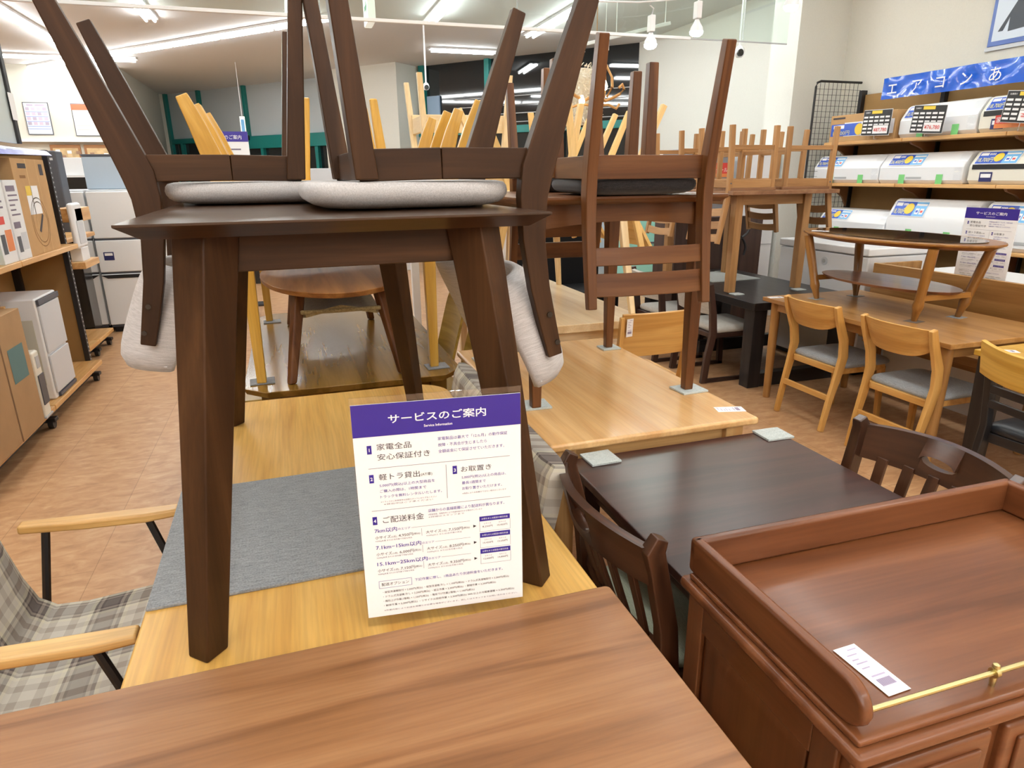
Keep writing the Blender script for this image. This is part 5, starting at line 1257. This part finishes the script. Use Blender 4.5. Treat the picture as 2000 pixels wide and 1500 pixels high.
def pine_chair():
    c = T('dining_chair', '', 'chair')
    MB().slab(rrect(-.205, .205, -.19, .20, .015), .415, .435, 0, 'y').build('seat', pine_dk, c, .003)
    for sx in (-1, 1):
        MB().rail([(sx*.185, -.20, 0), (sx*.185, -.19, .2), (sx*.185, -.185, .415), (sx*.185, -.205, .55), (sx*.185, -.25, .80)], .030, [.034, .036, .038, .036, .030]).build('back_post', pine, c, .003, smooth=30)
        MB().post((sx*.18, .17, .435), (sx*.18, .17, 0), .033).build('front_leg', pine, c, .003)
        MB().box(sx*.185-.009, sx*.185+.009, -.19, .17, .36, .415).build('seat_rail', pine, c, .002); MB().box(sx*.185-.008, sx*.185+.008, -.19, .17, .13, .16).build('stretcher', pine, c, .002)
        MB().disc((sx*.2005, -.185, .385), .006, 'x', .002, 8).build('bolt_head', dgrey, c)
    MB().box(-.18, .18, .16, .178, .36, .415).build('seat_rail', pine, c, .002); MB().box(-.18, .18, -.195, -.177, .36, .415).build('seat_rail', pine, c, .002); MB().box(-.18, .18, .162, .178, .16, .19).build('stretcher', pine, c, .002)
    for z0 in (.55, .64, .73):
        m = MB(); n = 10; y = -.206-.18*(z0-.55); P = [(-.175+.35*k/n, z0+.012*math.sin(PI*k/n)) for k in range(n+1)]+[(.175-.35*k/n, z0+.055+.010*math.sin(PI*k/n)) for k in range(n+1)]
        N_ = len(P); vs = [(x, y-.008-.18*(z-z0), z) for x, z in P]+[(x, y+.008-.18*(z-z0), z) for x, z in P]
        m.add(vs, [tuple(range(N_)), tuple(range(2*N_-1, N_-1, -1))]+[(i, (i+1) % N_, N_+(i+1) % N_, N_+i) for i in range(N_)], vs); m.build('back_slat', pine, c, .002, smooth=40)
    return c
pnc = pine_chair(); ZP = .638+.737
set_of(pnc, .435, [(3.13, 4.29, ZP, 180, True, 'upturned pine chair at the near left of the pine table, its ladder back hanging left'),
                   (3.13, 4.93, ZP, 180, True, 'upturned pine chair at the far left of the pine table'),
                   (3.66, 4.33, ZP, -8, True, 'upturned pine chair at the near right of the pine table'),
                   (3.66, 4.93, ZP, 0, True, 'upturned pine chair at the far right of the pine table')], 'pine chairs upturned on the pine table')
t = T('cabinet', 'dark brown sideboard back standing behind the black table', 'sideboard', (4.0, 5.47, 0)); MB().box(-.62, .34, 0, .05, 0, 1.10).build('back_board', darkpanel, t, .003); MB().box(-.60, .32, .05, .42, 0.05, 1.08).build('sideboard_body', darkpanel, t, .003)
t = T('power_cable', 'bundle of black cable hanging over the dark brown sideboard back', 'cable', (4.02, 5.42, .86))
MB().tube(chaikin([(.12, .02, .26), (.1, 0, .2), (.13, -.02, .12), (.06, -.02, .05), (-.06, -.02, .0), (-.14, -.02, .04), (-.08, -.02, .09), (.04, -.02, .06), (.1, -.02, -.04), (.08, -.02, -.12)], 3), .012, 8).build('cable', black, t)
t = T('adapter', 'small black and white adapter on the black table by the sideboard', 'adapter', (3.80, 5.2, .63)); MB().box(-.03, .03, -.02, .02, 0, .09).build('adapter_body', black, t, .004); MB().box(-.075, -.035, -.015, .015, 0, .08).build('white_plug', white, t, .004)

# ------------------------------------------------------------------ right: teak table, oval coffee table, chairs, bench
table('dining_table', 'long teak brown table carrying the oval coffee table', 'table', (3.36, 2.96, 0), -.40, .40, -.70, .70, .70, .028, teak, teak, (.062, .048), .065, 0, .06, rz=-.5, round_leg=True, axis='y')
oc = T('coffee_table', 'oval brown coffee table with a lower shelf standing on the teak table', 'coffee table', (3.39, 3.09, .702))
MB().slab(ellipse(0, 0, .34, .64, 56), .400, .432, .03, 'y', mid=.420).build('tabletop', ovalbr, oc, .004, smooth=60)
MB().slab(ellipse(0, 0, .275, .55, 56), .4325, .437, 0, 'y').build('glass_inlay', plain('dark_table_glass', rgb(34, 28, 28), .06, coat=.6), oc, smooth=60)
for sx in (-1, 1):
    for sy in (-1, 1):
        P = [(sx*(.160+.052*q), sy*(.37+.085*q), .405*q) for q in (1, .75, .45, .30, .235, .20, .14, 0)]
        MB().tube(P, [.026, .028, .025, .025, .029, .029, .022, .015], 14).build('leg', ovalbr, oc)
MB().slab(ellipse(0, 0, .225, .47, 48), .150, .166, .01, 'y').build('shelf', ovaltop, oc, .003, smooth=60)
for sy in (-.41, .41): MB().box(-.18, .18, sy-.010, sy+.010, .118, .150).build('shelf_rail', ovalbr, oc, .003)
for i, (x, y) in enumerate(((3.235, 3.47), (3.55, 3.46), (3.23, 2.72), (3.545, 2.72))): felt_pad('thin dark felt disc under the %s leg of the oval coffee table' % ('far left', 'far right', 'near left', 'near right')[i], x, y, .70, .085, 10, plain('brown_felt', rgb(110, 96, 86), .9) if i in (2,) else felt, .002)
paper_tag('white price tag at the far left corner of the teak table', (3.02, 3.60, .7005), 80, .05, .1)
paper_tag('white price tag on the oval coffee table', (3.18, 3.45, 1.1395), 40, .05, .1)
def curve_chair():
    c = T('dining_chair', '', 'chair')
    MB().pad(-.215, .215, -.16, .235, .385, .43, r=.10).build('seat_cushion', greyseat, c, smooth=60)
    MB().slab(rrect(-.20, .20, -.17, .21, .04), .35, .39).build('seat_frame', chairoak, c, .005)
    for sx in (-1, 1):
        MB().rail([(sx*.195, -.235, 0), (sx*.197, -.205, .18), (sx*.200, -.165, .37), (sx*.203, -.15, .46), (sx*.206, -.165, .56), (sx*.208, -.225, .70), (sx*.208, -.245, .765)], .026, [.032, .038, .05, .056, .054, .042, .036]).build('back_post', chairoak, c, .005, smooth=40)
        MB().post((sx*.175, .185, .37), (sx*.185, .20, 0), .036, w1=.028).build('front_leg', chairoak, c, .005)
    m = MB(); n = 14
    rings = []
    for k in range(n+1):
        a = -1+2*k/n; zb = .605+.055*a**4; zt = .765-.003*a*a; x = .196*a; yt = -.245-.045*(1-a*a); yb = -.195-.045*(1-a*a)
        rings.append([(x, yb-.009, zb), (x, yb+.009, zb), (x, yt+.009, zt), (x, yt-.009, zt)])
    m.loft(rings).build('backrest', chairoak, c, .003, smooth=40)
    MB().box(-.19, .19, -.215, -.195, .19, .225).build('stretcher', chairoak, c, .003)
    return c
cc = curve_chair()
set_of(cc, 0, [(3.14, 3.14, 0, 180, False, 'golden oak chair with curved back and grey seat, farther one at the teak table'),
               (3.125, 2.52, 0, 180, False, 'golden oak chair with curved back and grey seat, nearer one at the teak table')], 'golden oak chairs at the teak table')
bn = T('bench', 'wooden bench with a tall panel back behind the teak table', 'bench', (3.92, 2.9, 0))
MB().box(0, .03, -1.1, .80, .30, .875, axis=1).build('back_panel', teak, bn, .004); MB().box(.03, .42, .77, .80, .30, .872).build('side_panel', teak, bn, .004)
MB().box(-.10, .0, -1.1, .75, .36, .42).build('seat', teak, bn, .006); MB().box(-.06, -.02, .6, .66, 0, .36).build('leg', teak, bn); MB().box(-.06, -.02, -.9, -.84, 0, .36).build('leg', teak, bn)
ct = T('counter', 'low white counter behind the wooden bench', 'counter', (4.35, 2.5, 0)); MB().box(-.38, .25, -.9, 1.05, 0, .80).build('counter_body', white, ct, .006); MB().box(-.39, .26, -.91, 1.06, .80, .835).build('counter_top', white, ct, .006)
fz = T('chest_freezer', 'white chest freezer with a round lock behind the teak table', 'freezer', (4.24, 4.25, 0))
MB().box(-.29, .28, -.47, .47, .04, .90).build('freezer_body', white, fz, .012); MB().box(-.30, .29, -.48, .48, .905, .965).build('lid', white, fz, .012)
MB().disc((-.292, -.05, .83), .032, 'x', .008, 20).build('lock', lgrey, fz); MB().disc((-.297, -.05, .83), .016, 'x', .008, 16).build('lock_core', greyp, fz)
MB().box(-.25, .25, -.45, .45, 0, .04).build('plinth', black, fz)
# table and chair at the right picture edge
yt2 = table('dining_table', 'yellow topped table with black legs at the right picture edge', 'table', (3.42, 1.62, 0), -.37, .40, -.62, .60, .68, .028, yellow, blackw, (.09, .07), .06, 0, .06, axis='y')
paper_tag('white price tag on the corner of the yellow topped table', (3.15, 2.14, .6805), 60, .05, .1)
yb = T('dining_chair', 'black chair with a curved yellow backrest at the right picture edge', 'chair'); 
MB().pad(-.215, .215, -.17, .22, .40, .46, r=.08).build('seat_cushion', plain('black_leather', rgb(34, 36, 40), .38), yb, smooth=60); MB().box(-.20, .20, -.17, .2, .36, .405).build('seat_frame', blackw, yb, .004)
for sx in (-1, 1):
    MB().rail([(sx*.2, -.25, 0), (sx*.2, -.2, .3), (sx*.2, -.18, .44), (sx*.205, -.195, .58), (sx*.205, -.225, .725)], .032, [.036, .042, .045, .04, .034]).build('back_post', blackw, yb, .006, smooth=40)
    MB().post((sx*.18, .18, .38), (sx*.185, .19, 0), .038, w1=.03).build('front_leg', blackw, yb, .004)
MB().sheet(14, 6, lambda u, v: ((2*u-1)*.225, -.245-.05*(1-(2*u-1)**2)-.03*v, .68-.025*(1-(2*u-1)**2)+.145*v), .018).build('backrest', yellow, yb, .003, smooth=60)
for z0 in (.545, .61): MB().rail([(-.19, -.2-.1*(z0-.5), z0), (0, -.235-.1*(z0-.5), z0), (.19, -.2-.1*(z0-.5), z0)], .035, .016, side=(0, 0, 1)).build('back_slat', blackw, yb, .003)
put(yb, 2.98, 1.72, 0, 183, False)

# ------------------------------------------------------------------ things far behind the furniture
def far(name, label, cat, x0, x1, y0, y1, z0, z1, m, extra=None):
    t = T(name, label, cat, ((x0+x1)/2, y0, z0)); w = (x1-x0)/2
    MB().box(-w, w, 0, y1-y0, 0, z1-z0).build('body', m, t, .008)
    if extra: extra(t, w, z1-z0)
    return t
def redlabel(t, w, h):
    m = MB(); O = V((0, -.001, 0)); n = V((0, -.001, 0)); quad(m, w*.1, w*.85, h*.86, h*.92, O, X_, YP, n, 0); quad(m, w*.1, w*.85, h*.84, h*.86, O, X_, YP, n, 1); write(m, 'セール', w*.15, h*.87, .05, O, X_, YP, n*2, mi=2, width=w*.55); m.build('label_sheet', [red, orange, paper], t, smooth=0)
far('refrigerator', 'grey refrigerator with a red label behind the pine chairs', 'refrigerator', 3.86, 4.33, 6.0, 6.6, 0, 1.73, plain('taupe_steel', rgb(130, 128, 132), .35), redlabel)
far('refrigerator', 'white refrigerator standing against the white column', 'refrigerator', 4.45, 4.84, 5.93, 6.5, 0, 1.71, white, lambda t, w, h: MB().box(-w+.01, w-.01, -.012, 0, h*.45, h-.01).build('door', white, t, .006))
far('refrigerator', 'mint green refrigerator seen between the brown chair slats', 'refrigerator', 4.28, 4.80, 8.2, 8.8, 0, 1.15, mint, lambda t, w, h: (MB().box(-w, w, -.01, 0, h*.36, h*.39).build('door_gap', dgrey, t), MB().box(w*.2, w*.8, -.03, -.01, h*.5, h*.52).build('handle', dgrey, t)))
far('sofa', 'black sofa beyond the maple table', 'sofa', 1.75, 3.0, 6.3, 7.0, 0, .92, plain('black_leatherette', rgb(14, 14, 16), .6, spec=.2), lambda t, w, h: (MB().box(-w, -w+.15, -.5, 0, 0, .6).build('arm', plain('black_leatherette', rgb(14, 14, 16), .6, spec=.2), t, .03), MB().box(-w+.15, w, -.5, 0, 0, .42).build('seat', plain('black_leatherette', rgb(14, 14, 16), .6, spec=.2), t, .03)))
far('cabinet', 'long low white counter under the dark shop window', 'counter', 2.1, 5.3, 9.2, 9.7, 0, 1.38, plain('pale_blue_counter', rgb(206, 216, 232), .4))
far('washing_machine', 'white washing machine seen between the walnut table legs', 'washing machine', .0, .6, 7.4, 8.0, 0, 1.0, white, lambda t, w, h: MB().box(-w+.02, w-.02, .02, .5, h, h+.04).build('lid', lgrey, t, .01))
far('rack', 'dark rack in front of the teal doors', 'rack', -1.05, -.35, 10.4, 10.8, 0, 1.68, blackp)
far('counter', 'white counter before the teal doors', 'counter', -.25, 1.9, 11.0, 11.5, 0, 1.62, lgrey)
t = T('notice_stand', 'white service notice with a purple heading seen between the yellow chair legs', 'sign', (-.53, 8.6, 1.2)); MB().box(-.15, .15, 0, .01, 0, .80).build('notice_sheet', paper, t); m = MB(); quad(m, -.15, .15, .69, .80, V((0, 0, 0)), X_, YP, V((0, -.002, 0)), 0)
write(m, 'のご案内', -.10, .72, .05, V((0, 0, 0)), X_, YP, V((0, -.004, 0)), mi=1, width=.18)
for k in range(6): quad(m, -.11, .06+.05*(k % 2), .60-.08*k, .615-.08*k, V((0, 0, 0)), X_, YP, V((0, -.002, 0)), 2)
m.build('print', [purple, paper, greyink], t, smooth=0); MB().box(-.02, .02, .01, .03, -1.2, .7).build('stand_post', black, t); MB().box(-.15, .15, -.1, .14, -1.2, -1.18).build('stand_foot', black, t)
t = T('notice_board', 'small white notice of grey lettering before the teal window', 'sign', (-1.17, 9.0, 1.42)); MB().box(-.09, .09, 0, .01, .1, .33).build('notice_sheet', paper, t); m = MB(); write(m, '催事コーナー', -.06, .25, .03, V((0, 0, 0)), X_, YP, V((0, -.002, 0)), width=.12); write(m, 'の商品', -.04, .20, .03, V((0, 0, 0)), X_, YP, V((0, -.002, 0)), width=.08); m.build('print', ink, t, smooth=0); MB().box(-.012, .012, .01, .02, -1.42, .2).build('stand_post', black, t); MB().box(-.12, .12, -.1, .12, -1.42, -1.40).build('stand_foot', black, t)
